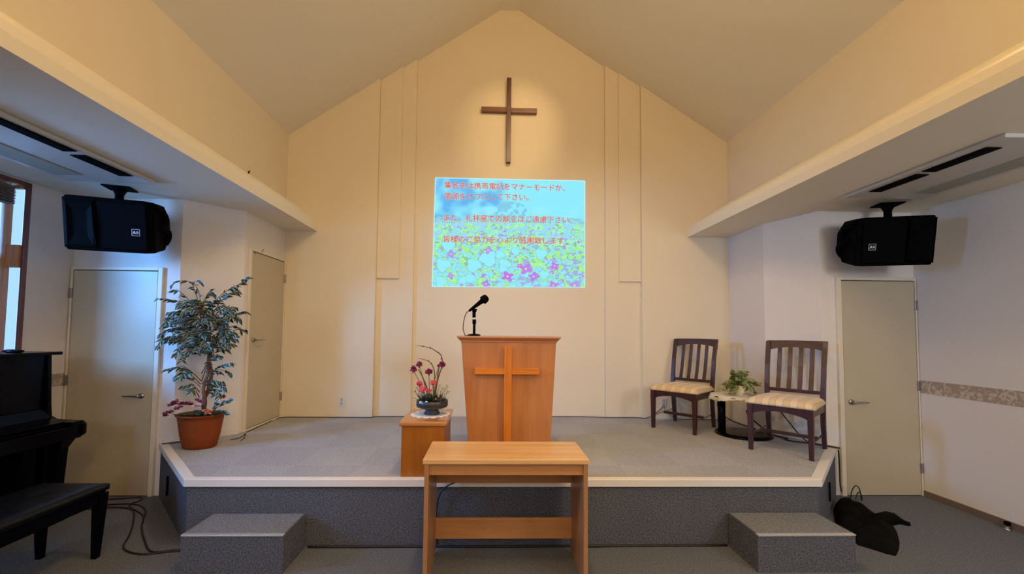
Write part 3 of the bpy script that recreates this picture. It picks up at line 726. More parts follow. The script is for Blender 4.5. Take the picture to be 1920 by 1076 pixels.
    for i in range(14):
        a = i*2.4; b.leaf((cx+.045, cy-.07, z0+.105), (math.cos(a), math.sin(a)*.6-.3, .5+.3*math.sin(i)), .045, .022, .2, m_in=0, m_out=0)
    b.build('dried_blossom', plain('dried_tan', (.34, .17, .10), .7, var=.3, vscale=60), root)
    for p in ((cx-.075, cy-.085, z0+.10), (cx-.03, cy-.10, z0+.103)): MB().ball(p, .012, n=10).build('white_bead', M['lacewhite'], root, smooth=True)
flowers()

# communion table ----------------------------------------------------------
def table():
    root = thing('communion_table', 'light wooden communion table with side panels and a low crossbar below the pulpit', 'table', (.125, 2.72, 0))
    zt = .745
    MB().box(-.388, .605, 2.51, 2.925, zt-.030, zt).build('tabletop', M['table_lit_top'], root, bevel=.004)
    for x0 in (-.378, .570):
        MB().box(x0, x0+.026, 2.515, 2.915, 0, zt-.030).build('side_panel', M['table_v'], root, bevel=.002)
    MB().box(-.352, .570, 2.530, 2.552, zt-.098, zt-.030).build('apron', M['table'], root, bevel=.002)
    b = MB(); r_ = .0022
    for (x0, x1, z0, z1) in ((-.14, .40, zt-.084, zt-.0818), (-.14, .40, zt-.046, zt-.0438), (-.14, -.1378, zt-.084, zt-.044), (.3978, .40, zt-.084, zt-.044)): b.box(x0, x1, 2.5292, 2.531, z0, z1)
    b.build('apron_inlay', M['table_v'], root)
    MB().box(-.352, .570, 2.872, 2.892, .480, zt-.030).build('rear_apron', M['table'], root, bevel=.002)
    MB().box(-.352, .570, 2.870, 2.895, .112, .246).build('crossbar', M['table'], root, bevel=.003)
table()

# steps ------------------------------------------------------------------
def step(label, x0, x1, y0):
    root = thing('step_box', label, 'step', ((x0+x1)/2, (y0+2.98)/2, 0), group=None)
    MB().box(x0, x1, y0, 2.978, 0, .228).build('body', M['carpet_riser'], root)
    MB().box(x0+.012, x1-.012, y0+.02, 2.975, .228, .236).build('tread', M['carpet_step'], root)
    MB().box(x0, x1, y0-.006, y0+.022, .226, .2375).build('step_edge', M['alu'], root, bevel=.002)
    for a in (x0, x1-.012): MB().box(a, a+.012, y0+.022, 2.976, .2275, .2365).build('side_edge', M['carpet'], root)
step('grey carpeted step box with metal edge against the left of the stage', -1.885, -1.262, 2.675)
step('grey carpeted step box with pale edge against the right of the stage', 1.712, 2.345, 2.655)

# chairs -----------------------------------------------------------------
def chair(label):
    root = thing('slat_back_chair', label, 'chair', (0, 0, 0), 0, 'mahogany chairs on the stage')
    W = .225; D = .245; lg = .021; wd = M['mahog']; K = dict(local=True, bevel=.003)
    zs = .415
    for sx in (-1, 1):
        MB().sweep([(sx*W, -D, 0), (sx*W, -D, zs-.09), (sx*(W-.004), -D, zs)], [(.016, .018), (.022, .022), (.026, .022)]).build('leg', wd, root, **K)
        pth = [(sx*W*.97, D+.045, 0), (sx*W*.97, D+.012, .22), (sx*W*.98, D, zs), (sx*W, D+.012, .56), (sx*W*1.01, D+.045, .74), (sx*W*1.02, D+.095, .92), (sx*W*1.03, D+.115, .975)]
        MB().sweep(pth, [(.017, .018), (.019, .021), (.020, .023), (.019, .021), (.019, .018), (.020, .015), (.020, .014)]).build('leg', wd, root, **K)
    def arch(x0, x1, zt, ze, zm, n=14):
        return [(x0, zt), (x0, ze)]+[(x0+(x1-x0)*i/n, ze+(zm-ze)*math.sin(math.pi*i/n)**.7) for i in range(1, n)]+[(x1, ze), (x1, zt)]
    MB().prism(arch(-W+.018, W-.018, zs, zs-.088, zs-.046), 'y', -D-.012, -D+.012).build('front_apron', wd, root, local=True)
    for sx in (-1, 1): MB().prism([(-D+.02, zs), (-D+.02, zs-.07), (D-.02, zs-.07), (D-.02, zs)], 'x', sx*W-.011, sx*W+.011).build('side_apron', wd, root, **K)
    MB().box(-W+.015, W-.015, D-.012, D+.012, zs-.07, zs).build('rear_apron', wd, root, **K)
    for sx in (-1, 1): MB().sweep([(sx*W, -D+.015, .135), (sx*W, D, .15)], [(.010, .016), (.010, .016)]).add([], []).build('side_stretcher', wd, root, local=True)
    MB().box(-W+.005, W-.005, -.012, .012, .128, .158).build('cross_stretcher', wd, root, **K)
    # cushion: crowned grid with rolled edge
    b = MB(); nx, ny = 18, 16; k0 = 0
    def rim(u): return (1-abs(u)**5)
    for j in range(ny+1):
        for i in range(nx+1):
            u = 2*i/nx-1; v = 2*j/ny-1
            sq = math.copysign(abs(u)**.8, u); sv = math.copysign(abs(v)**.8, v)
            x = sq*(W+.030)*(1-.04*v); y = sv*(D+.022)
            h = .016+.052*(rim(u)*rim(v))**.55
            b.v.append((x*(1-.0), y, zs+h))
    for j in range(ny):
        for i in range(nx): b.f.append([j*(nx+1)+i, j*(nx+1)+i+1, (j+1)*(nx+1)+i+1, (j+1)*(nx+1)+i]); b.m.append(0)
    ring = [i for i in range(nx+1)]+[j*(nx+1)+nx for j in range(1, ny+1)]+[ny*(nx+1)+i for i in range(nx-1, -1, -1)]+[j*(nx+1) for j in range(ny-1, 0, -1)]
    k = len(b.v)
    for r_ in ring: x, y, z = b.v[r_]; b.v.append((x*.99, y*.99, zs+.001))
    n = len(ring)
    for i in range(n): b.f.append([ring[i], k+i, k+(i+1) % n, ring[(i+1) % n]]); b.m.append(0)
    b.f.append([k+i for i in range(n)]); b.m.append(0)
    b.build('seat_cushion', M['stripe'], root, local=True, smooth=True)
    # back: lower rail, four slats, arched top rail
    yb = lambda z: D+.012+(z-.56)*.28 if z > .5 else D+.004
    zl0, zl1 = .492, .525
    MB().sweep([(0, yb(zl0), zl0), (0, yb(zl1), zl1)], [(W-.01, .010), (W-.01, .010)]).build('lower_rail', wd, root, **K)
    for i in range(4):
        x = (-1.5+i)*.088
        pth = [(x, yb(.515)+.004, .515), (x, yb(.62)+.012, .62), (x, yb(.74)+.010, .74), (x, yb(.86)+.002, .86), (x*1.0, yb(.93), .93)]
        MB().sweep(pth, [(.0185, .006)]*5).build('slat', wd, root, **K)
    n = 16; b = MB(); top = []; bot = []
    for i in range(n+1):
        u = 2*i/n-1; x = u*(W+.022); zt = .985-.004*u*u; zb = .868+.052*(1-u*u)**.6 if abs(u) < .92 else .862
        y = yb(.93)+.006*(1-u*u)
        for (yy, zz) in ((y-.012+(zt-.93)*.25, zt), (y+.014+(zt-.93)*.25, zt), (y+.012+(zb-.93)*.25, zb), (y-.012+(zb-.93)*.25, zb)): b.v.append((x, yy, zz))
    for i in range(n):
        for j in range(4): b.f.append([i*4+j, i*4+(j+1) % 4, (i+1)*4+(j+1) % 4, (i+1)*4+j]); b.m.append(0)
    b.f += [[3, 2, 1, 0], [n*4+j for j in range(4)]]; b.m += [0, 0]
    b.build('top_rail', wd, root, local=True, bevel=.003)
    return root
def copy_tree(o, parent=None):
    c = o.copy(); col.objects.link(c); c.parent = parent
    for ch in list(o.children): copy_tree(ch, c)
    return c
ch1 = chair('mahogany slat back chair with striped seat standing nearest the right stage edge')
ch1.location = (2.712, 3.752, ST); ch1.rotation_euler = (0, 0, math.atan2(-.31, -.36)+math.pi/2)
ch2 = copy_tree(ch1); ch2['label'] = 'mahogany slat back chair with striped seat on the left of the small round table'
ch2.location = (2.155, 4.61, ST); ch2.rotation_euler = (0, 0, math.atan2(-.33, -.37)+math.pi/2)

# small round table with lace cloth and ivy -------------------------------
def side_table():
    cx, cy = 2.62, 4.31
    root = thing('side_table', 'small round black table on an off-centre post between the two chairs', 'table', (cx, cy, ST))
    MB().lathe([(.001, 0), (.262, 0), (.268, .008), (.262, .020), (.20, .028), (.001, .030)], (cx+.02, cy-.01, ST), 48, cap=False).build('base', M['gloss'], root, smooth=True)
    MB().tube([(2.440, 4.345, ST+.02), (2.440, 4.345, ST+.385)], .038, 24, 1).build('post', M['gloss'], root, smooth=True)
    MB().lathe([(.001, 0), (.250, 0), (.262, .006), (.262, .014), (.255, .018), (.001, .018)], (cx-.02, cy, ST+.385), 48, cap=False).build('top', M['gloss'], root, smooth=True)
    zt = ST+.403
    # lace cloth with drooping scalloped rim
    b = MB(); k = 120; vs = [(cx-.02, cy, zt+.004)]; rs = (.10, .2, .262, .275, .285)
    for q, r_ in enumerate(rs):
        for i in range(k):
            a = 2*math.pi*i/k; hang = max(0, math.cos(a+.75))**3*.055+max(0, math.cos(a-3.3))**4*.05
            ext = .012*abs(math.sin(a*13)) if q == 4 else 0
            z = zt+.004-(0 if q < 3 else (hang*.4+.002 if q == 3 else hang*.8+.006+.005*abs(math.sin(a*13))))
            rr = r_ if q < 3 else r_-.008+.010*math.sin(a*9)
            vs.append((cx-.02+(rr+ext)*math.cos(a), cy+(rr+ext)*math.sin(a), z))
    fs = [(0, 1+i, 1+(i+1) % k) for i in range(k)]
    for j in range(4):
        for i in range(k): fs.append((1+j*k+i, 1+(j+1)*k+i, 1+(j+1)*k+(i+1) % k, 1+j*k+(i+1) % k))
    b.add(vs, fs); o = b.build('lace_tablecloth', M['lace'], solid=.0015, smooth=True); tag(o, 'cream lace cloth hanging over the small round black table', 'tablecloth')
    z0 = zt+.008
    pr = thing('potted_ivy', 'small variegated ivy plant in a patterned white pot on the lace cloth', 'potted plant', (cx-.01, cy-.01, z0))
    c = (cx-.01, cy-.01, z0)
    MB().lathe([(.001, 0), (.048, 0), (.052, .004), (.060, .06), (.064, .095), (.067, .10), (.060, .10), (.056, .085), (.001, .083)], c, 32, cap=False).build('pot', M['potfloral'], pr, smooth=True)
    MB().lathe([(.001, 0), (.066, 0), (.075, .008), (.06, .006), (.001, .005)], (c[0], c[1], z0-.002), 28, cap=False).build('saucer', M['lace'], pr, smooth=True)
    f = MB(); st = MB(); rnd = random.Random(3)
    for i in range(58):
        a = rnd.uniform(0, 2*math.pi); side = 1 if math.cos(a) > 0 else -1
        r_ = rnd.uniform(.05, .20); h = rnd.uniform(.03, .16) if r_ < .11 else rnd.uniform(-.09, .03)
        if r_ > .11 and rnd.random() < .6: a = rnd.choice((0, math.pi))+rnd.uniform(-.5, .5)
        p0 = Vector((c[0], c[1], z0+.09)); p2 = Vector((c[0]+r_*math.cos(a), c[1]+r_*.8*math.sin(a), z0+.10+h)); p1 = (p0+p2)/2+Vector((0, 0, .05+.03*rnd.random()))
        if p2.z < z0+.012: p2.z = z0+.012
        st.tube([p0, p1, p2], .0016, 4, 3)
        for t in [j/7 for j in range(2, 8)]:
            q = p0*(1-t)**2+p1*2*t*(1-t)+p2*t*t
            for s_ in (-1, 1):
                f.leaf(q, (math.cos(a+s_*1.2)+rnd.uniform(-.4, .4), math.sin(a+s_*1.2), rnd.uniform(-.3, .7)), rnd.uniform(.026, .038), rnd.uniform(.022, .030), .3, up=(rnd.uniform(-.5, .5), -1, .6), m_in=0, m_out=1 if rnd.random() < .75 else 0)
    for a, ln in ((1.9, .19), (2.3, .15), (1.2, .17), (.9, .15)):
        p0 = Vector((c[0], c[1], z0+.09)); p2 = p0+Vector((math.cos(a)*ln*.5, 0, ln*.8)); st.tube([p0, (p0+p2)/2+Vector((.01, 0, 0)), p2], .0016, 4, 3)
        for j in range(8):
            q = p0.lerp(p2, .3+.7*j/7); f.leaf(q, (rnd.uniform(-1, 1), rnd.uniform(-1, 1), .3), .026, .02, .3, m_in=0, m_out=1 if j % 2 else 0)
    f.build('foliage', [M['ivy'], M['ivyedge']], pr); st.build('stems', M['ivy'], pr)
side_table()

# potted ficus ------------------------------------------------------------
def ficus():
    cx, cy = -2.545, 3.79
    root = thing('potted_ficus_tree', 'tall artificial weeping fig with cream edged leaves in a terracotta pot', 'potted tree', (cx, cy, ST))
    pot = MB().lathe([(.001, 0), (.118, 0), (.135, .012), (.160, .12), (.178, .24), (.184, .275), (.196, .280), (.198, .290), (.190, .294), (.182, .286), (.174, .262), (.001, .258)], (cx, cy, ST), 48, cap=False, sx=1.0, sy=.80).build('pot', M['terra'], root, smooth=True)
    MB().lathe([(.001, .258), (.172, .258), (.165, .266), (.001, .272)], (cx, cy, ST), 24, cap=False, sy=.8).build('soil', M['soil'], root)
    rnd = random.Random(11)
    tp = lambda x, z, y=0: Vector((x, cy+y, z))
    b = MB()
    b.tube([tp(-2.50, .73), tp(-2.53, .86), tp(-2.50, .98, .02), tp(-2.495, 1.12, -.01), tp(-2.50, 1.28), tp(-2.50, 1.45), tp(-2.50, 1.62), tp(-2.51, 1.75)], lambda t: .020-.014*t, 10, 4)
    b.tube([tp(-2.55, .73, .02), tp(-2.50, .86, -.02), tp(-2.525, .98, -.015), tp(-2.51, 1.12, .02), tp(-2.495, 1.26, .01), tp(-2.53, 1.42), tp(-2.56, 1.60), tp(-2.58, 1.72)], lambda t: .017-.012*t, 10, 4)
    b.tube([tp(-2.50, .95, .01), tp(-2.47, 1.10, .01), tp(-2.48, 1.25, -.01), tp(-2.43, 1.45), tp(-2.38, 1.62), tp(-2.34, 1.72)], lambda t: .012-.008*t, 8, 4)
    b.build('trunk', M['trunk'], root, smooth=True)
    # branches: (start x,z) -> mid -> tip in metres, depth offsets, leaf count
    br = [([(-2.579, 3.790, 1.631), (-2.599, 3.765, 1.844), (-2.664, 3.740, 1.921), (-2.761, 3.715, 1.921), (-2.777, 3.690, 1.881)], 10),
          ([(-2.577, 3.790, 1.583), (-2.631, 3.803, 1.775), (-2.683, 3.815, 1.896), (-2.665, 3.828, 1.936), (-2.626, 3.840, 1.924)], 8),
          ([(-2.589, 3.790, 1.536), (-2.656, 3.773, 1.725), (-2.765, 3.757, 1.841), (-2.794, 3.740, 1.839)], 10),
          ([(-2.591, 3.790, 1.583), (-2.685, 3.750, 1.723), (-2.796, 3.710, 1.756), (-2.875, 3.670, 1.766)], 14),
          ([(-2.591, 3.790, 1.583), (-2.564, 3.807, 1.776), (-2.531, 3.823, 1.850), (-2.507, 3.840, 1.818)], 12),
          ([(-2.540, 3.790, 1.488), (-2.472, 3.777, 1.727), (-2.352, 3.765, 1.847), (-2.230, 3.752, 1.909), (-2.150, 3.740, 1.966)], 30),
          ([(-2.540, 3.790, 1.488), (-2.407, 3.750, 1.726), (-2.293, 3.710, 1.819), (-2.178, 3.670, 1.840)], 18),
          ([(-2.514, 3.790, 1.441), (-2.393, 3.773, 1.585), (-2.268, 3.757, 1.633), (-2.157, 3.740, 1.667)], 20),
          ([(-2.540, 3.790, 1.488), (-2.420, 3.740, 1.631), (-2.299, 3.690, 1.700), (-2.245, 3.640, 1.674)], 14),
          ([(-2.587, 3.790, 1.488), (-2.718, 3.740, 1.580), (-2.782, 3.690, 1.601), (-2.769, 3.640, 1.554)], 16),
          ([(-2.584, 3.790, 1.440), (-2.750, 3.757, 1.510), (-2.839, 3.723, 1.485), (-2.839, 3.690, 1.448)], 16),
          ([(-2.582, 3.790, 1.393), (-2.757, 3.740, 1.439), (-2.832, 3.690, 1.411), (-2.831, 3.640, 1.358)], 16),
          ([(-2.580, 3.790, 1.346), (-2.722, 3.790, 1.392), (-2.815, 3.790, 1.391), (-2.885, 3.790, 1.390)], 12),
          ([(-2.566, 3.790, 1.346), (-2.661, 3.740, 1.347), (-2.692, 3.690, 1.325), (-2.676, 3.640, 1.282)], 12),
          ([(-2.565, 3.790, 1.322), (-2.607, 3.730, 1.324), (-2.631, 3.670, 1.281), (-2.607, 3.610, 1.226)], 14),
          ([(-2.557, 3.790, 1.346), (-2.444, 3.757, 1.395), (-2.307, 3.723, 1.397), (-2.254, 3.690, 1.375)], 14),
          ([(-2.559, 3.790, 1.393), (-2.422, 3.790, 1.466), (-2.320, 3.790, 1.491), (-2.281, 3.790, 1.467)], 14),
          ([(-2.556, 3.790, 1.109), (-2.479, 3.783, 1.252), (-2.398, 3.777, 1.324), (-2.320, 3.770, 1.334)], 10),
          ([(-2.553, 3.790, 1.039), (-2.482, 3.757, 1.207), (-2.394, 3.723, 1.280), (-2.332, 3.690, 1.268)], 14),
          ([(-2.552, 3.790, 1.015), (-2.466, 3.773, 1.112), (-2.366, 3.757, 1.184), (-2.255, 3.740, 1.210)], 14),
          ([(-2.543, 3.790, 1.015), (-2.465, 3.807, 1.132), (-2.359, 3.823, 1.131), (-2.335, 3.840, 1.106)], 10),
          ([(-2.553, 3.790, 1.039), (-2.669, 3.763, 1.158), (-2.742, 3.737, 1.169), (-2.785, 3.710, 1.153)], 14),
          ([(-2.561, 3.790, 1.015), (-2.628, 3.740, 1.114), (-2.638, 3.690, 1.119), (-2.632, 3.640, 1.088)], 12),
          ([(-2.560, 3.790, 0.992), (-2.685, 3.790, 1.085), (-2.756, 3.790, 1.108), (-2.778, 3.790, 1.084)], 8),
          ([(-2.567, 3.790, 0.945), (-2.624, 3.773, 1.017), (-2.649, 3.757, 1.010), (-2.673, 3.740, 1.002)], 9),
          ([(-2.565, 3.790, 0.898), (-2.587, 3.757, 0.973), (-2.587, 3.723, 0.987), (-2.571, 3.690, 0.945)], 6),
          ([(-2.541, 3.790, 0.969), (-2.456, 3.763, 1.043), (-2.361, 3.737, 1.046), (-2.305, 3.710, 0.990)], 14),
          ([(-2.538, 3.790, 0.922), (-2.468, 3.783, 0.993), (-2.404, 3.777, 1.009), (-2.354, 3.770, 1.043)], 10),
          ([(-2.514, 3.790, 0.898), (-2.426, 3.757, 0.974), (-2.359, 3.723, 0.969), (-2.326, 3.690, 0.915)], 8)]
    bm_, lf = MB(), MB()
    def spray(pts, n, L=.060, spread=.8, hang=.5):
        bm_.tube(pts, lambda t: .0045-.003*t, 5, 3)
        seg = len(pts)-1
        for i in range(n):
            t = .15+.85*(i+rnd.random()*.6)/n; t = min(t, .999); k = int(t*seg); q = pts[k].lerp(pts[k+1], t*seg-k); d = (pts[k+1]-pts[k]).normalized()
            s_ = 1 if i % 2 else -1; sd = d.cross(Vector((0, 0, 1))); sd = sd.normalized() if sd.length > .01 else Vector((1, 0, 0))
            dd = d*.75+sd*s_*rnd.uniform(.2, spread)+Vector((rnd.uniform(-.3, .3), rnd.uniform(-.4, .3), rnd.uniform(-hang-.15, .15)))
            up = Vector((rnd.uniform(-.7, .7), rnd.uniform(-1.4, -.6), rnd.uniform(.1, 1)))
            lf.leaf(q, dd, L*rnd.uniform(.8, 1.25), L*rnd.uniform(.46, .58), rnd.uniform(.3, .9), up=up, m_in=0, m_out=1)
    for pts, n in br: spray([Vector(p) for p in pts], n)
    # dense crown filling between branches
    for i in range(118):
        a = rnd.uniform(0, 2*math.pi); rr = rnd.random()**.5; x = -2.53+.275*rr*math.cos(a); z = 1.53+.23*rr*math.sin(a); y = rnd.uniform(-.20, .14)*(1-rr*.5)
        o = Vector((-2.51, cy, z-.07)); p2 = Vector((x, cy+y, z)); p3 = p2+(p2-o).normalized()*.06+Vector((0, 0, -.03))
        spray([o.lerp(p2, .45), p2, p3], 6)
    bm_.build('branches', M['trunk'], root, smooth=True); lf.build('foliage', [M['leaf'], M['leafedge']], root)
    # silk flowers round the rim
    zr = .755
    g = MB()
    for i in range(90):
        a = rnd.uniform(0, 2*math.pi); r_ = rnd.uniform(.02, .17)
        g.leaf((cx+r_*math.cos(a), cy+r_*.8*math.sin(a), ST+.27), (math.cos(a), math.sin(a), rnd.uniform(.2, 1.2)), rnd.uniform(.045, .07), .036, .4, m_in=0, m_out=0)
    g.build('ground_leaves', M['leaf'], root)
    def petals(name, mat, pts, r, n=9):
        b = MB()
        for p in pts:
            for i in range(n):
                a = 2*math.pi*i/n+rnd.random(); el = rnd.uniform(.0, 1.2)
                b.leaf(p, (math.cos(a)*math.cos(el), math.sin(a)*math.cos(el)-.2, math.sin(el)), r*rnd.uniform(.8, 1.2), r*.65, .2, up=(0, -.5, 1), m_in=0, m_out=0)
        return b.build(name, mat, root)
    petals('maroon_blossom', M['maroon'], [(-2.715, cy-.12, .845), (-2.68, cy-.13, .86), (-2.70, cy-.12, .86), (-2.66, cy-.13, .875), (-2.63, cy-.12, .86), (-2.60, cy-.10, .855), (-2.57, cy-.1, .85)], .036)
    petals('maroon_blossom', M['maroon'], [(-2.76, cy-.12, .755), (-2.745, cy-.14, .775), (-2.72, cy-.15, .79), (-2.69, cy-.16, .80), (-2.65, cy-.15, .82), (-2.62, cy-.15, .835)], .032)
    petals('maroon_blossom', M['plum'], [(-2.50, cy-.12, .885), (-2.475, cy-.12, .875)], .034)
    petals('pale_rose', M['palepink'], [(-2.49, cy-.15, .845), (-2.47, cy-.15, .845)], .030, 16)
    petals('peach_rose', M['peach'], [(-2.42, cy-.13, .805), (-2.395, cy-.14, .785), (-2.385, cy-.13, .80)], .030, 16)
    petals('red_bud', M['maroon'], [(-2.345, cy-.05, .905), (-2.325, cy-.05, .905)], .032, 6)
    b = MB(); b.tube([(-2.40, cy-.08, .76), (-2.37, cy-.07, .82), (-2.30, cy-.06, .855), (-2.24, cy-.05, .885)], .003, 5, 3)
    b.tube([(-2.38, cy-.08, .75), (-2.33, cy-.08, .775), (-2.26, cy-.08, .765)], .003, 5, 3); b.tube([(-2.42, cy-.06, .76), (-2.38, cy-.05, .88), (-2.34, cy-.05, .905)], .003, 5, 3)
    b.build('rose_stems', M['leaf'], root)
    b = MB()
    for x, z in ((-2.37, .865), (-2.355, .845), (-2.31, .865), (-2.32, .845), (-2.25, .885), (-2.27, .875), (-2.31, .775), (-2.27, .77), (-2.34, .79), (-2.385, .82), (-2.37, .93), (-2.40, .92)):
        b.leaf((x-.02, cy-.07, z), (1, rnd.uniform(-.5, .1), rnd.uniform(-.2, .5)), .055, .034, .1, up=(0, -1, .6), m_in=0, m_out=0)
    b.build('rose_leaves', M['leaf'], root)
ficus()

# ================================================================ HANGING SPEAKERS
def speaker(s, label, loc, rz, mount_label, mount_top):
    # s = +1: horn at the left end, logo right ; s = -1 mirrored
    root = thing('loudspeaker', label, 'speaker', loc, 0)
    root.rotation_euler = (R(10), R(.0), rz)
    L2, H2 = .292, .212
    mir = lambda x: x*s
    K = dict(local=True)
    cs = [(0, -H2), (0, H2), (.20, H2-.01), (.31, .10), (.31, -.02), (.20, -H2+.03)]  # (y,z)
    b = MB()
    xs = [(-L2, .86), (-L2+.02, 1.0), (L2-.06, 1.0), (L2, .97)]
    for x, k in xs:
        for (y, z) in cs: b.v.append((mir(x), y if y == 0 and k == 1 else max(.0, y*k)+.014*(k < 1), z*(k if k < 1 else 1)))
    n = len(cs)
    for i in range(len(xs)-1):
        for j in range(n): b.f.append([i*n+j, i*n+(j+1) % n, (i+1)*n+(j+1) % n, (i+1)*n+j]); b.m.append(0)
    b.f += [list(range(n)), [3*n+j for j in range(n)][::-1]]; b.m += [0, 0]
    b.build('cabinet', M['black'], root, bevel=.010, **K)
    MB().box(*sorted((mir(-.075), mir(L2-.045))), -.010, .004, -H2+.025, H2-.030).build('grille', M['blackmatte'], root, bevel=.008, **K)
    # horn: flared recess frame on the other end
    b = MB()
    def rect(x0, x1, z0, z1, y, rr=.0): return [(mir(x0), y, z0), (mir(x1), y, z0), (mir(x1), y, z1), (mir(x0), y, z1)]
    rr = [rect(-L2+.008, -.085, -H2+.02, H2-.02, -.006), rect(-L2+.03, -.100, -H2+.045, H2-.055, -.012), rect(-L2+.065, -.14, -.10, .10, -.002), rect(-L2+.08, -.16, -.05, .05, -.001)]
    for q in rr: b.v += q
    for i in range(3):
        for j in range(4): b.f.append([i*4+j, i*4+(j+1) % 4, (i+1)*4+(j+1) % 4, (i+1)*4+j]); b.m.append(0)
    b.f.append([12, 13, 14, 15]); b.m.append(0)
    for q in (0,):
        k = len(b.v); b.v += [(x, .004, z) for x, y, z in rr[0]]
        for j in range(4): b.f.append([j, (j+1) % 4, k+(j+1) % 4, k+j]); b.m.append(0)
    b.build('horn', M['black'], root, **K)
    # curved rib between horn and grille
    b = MB(); b.tube([(mir(-.100), -.010, H2-.05), (mir(-.094), -.018, .08), (mir(-.092), -.020, 0), (mir(-.088), -.018, -.08), (mir(-.080), -.010, -H2+.035)], .009, 10, 4)
    b.build('rib', M['black'], root, smooth=True, **K)
    # handle at the end
    h = MB(); x = mir(L2)
    h.tube([(x, .06, .15), (x+mir(.012), .10, .15), (x+mir(.018), .16, .12), (x+mir(.016), .19, .08), (x+mir(.006), .20, .04)], .022, 10, 3)
    h.tube([(x, .10, .02), (x+mir(.012), .15, .0), (x+mir(.016), .22, -.02), (x+mir(.010), .24, -.07), (x, .20, -.12)], .024, 10, 3)
    h.build('handle', M['blackmatte'], root, smooth=True, **K)
    # badge
    bx, bz = mir(.175), -.045
    w_ = .027; b = MB(); t = .0028
    for (x0, x1, z0, z1) in ((-w_, w_, w_-t, w_), (-w_, w_, -w_, -w_+t), (-w_, -w_+t, -w_, w_), (w_-t, w_, -w_, w_)): b.box(bx+x0, bx+x1, -.0125, -.0095, bz+z0, bz+z1)
    lgm = M['badge']
    bd = b.build('badge', lgm, root, **K)
    # upside-down lettering: E drawn from three bars, V wedge
    b = MB()
    P = lambda x, z: (bx-x, bz-z)         # rotated half a turn
    def poly(pts): b.prism([P(*p) for p in pts], 'y', -.0125, -.0098)
    for z in (.006, -.002, -.010): poly([(-.018, z), (-.003, z), (-.003, z+.005), (-.018, z+.005)])
    poly([(-.018, -.010), (-.013, -.010), (-.013, .011), (-.018, .011)])
    poly([(-.001, .011), (.006, .011), (.010, -.001), (.013, .011), (.020, .011), (.012, -.012), (.006, -.012)])
    b.build('badge_lettering', lgm, bd, local=True)
    # ceiling bracket
    mt = thing('speaker_mount', mount_label, 'bracket', mount_top)
    mx, my, mz = mount_top
    q = Matrix.Rotation(rz, 3, 'Z')
    def rot_box(b, x0, x1, y0, y1, z0, z1):
        vs = [Vector((x, y, z)) for z in (z0, z1) for y in (y0, y1) for x in (x0, x1)]
        b.add([tuple(q@v+Vector((mx, my, 0))) for v in vs], [(0, 2, 3, 1), (4, 5, 7, 6), (0, 1, 5, 4), (2, 6, 7, 3), (0, 4, 6, 2), (1, 3, 7, 5)])
    b = MB(); rot_box(b, -.10, .10, -.075, .075, ZS-.012, ZS-.0005); b.build('ceiling_plate', M['blackmatte'], mt, bevel=.004)
    b = MB(); b.tube([(mx, my, ZS-.012), (mx, my, ZS-.075)], lambda t: .055-.03*t, 14, 2); b.build('swivel', M['blackmatte'], mt, smooth=True)
    b = MB(); b.tube([(mx, my, ZS-.06), (mx, my, loc[2]+.213)], .030, 14, 1); b.build('stem', M['blackmatte'], mt, smooth=True)
M['badge'] = plain('badge_silver', (.60, .60, .62), .4)
spL = (-3.038, 3.360, 2.322); spR = (3.499, 3.470, 2.322)
speaker(1, 'black loudspeaker hanging from the ceiling above the left hall door', spL, R(17), 'black ceiling bracket holding the left loudspeaker', (-3.195, 3.613, 2.710))
speaker(-1, 'black loudspeaker hanging from the ceiling above the right hall door', spR, R(-14), 'black ceiling bracket holding the right loudspeaker', (3.637, 3.670, 2.710))

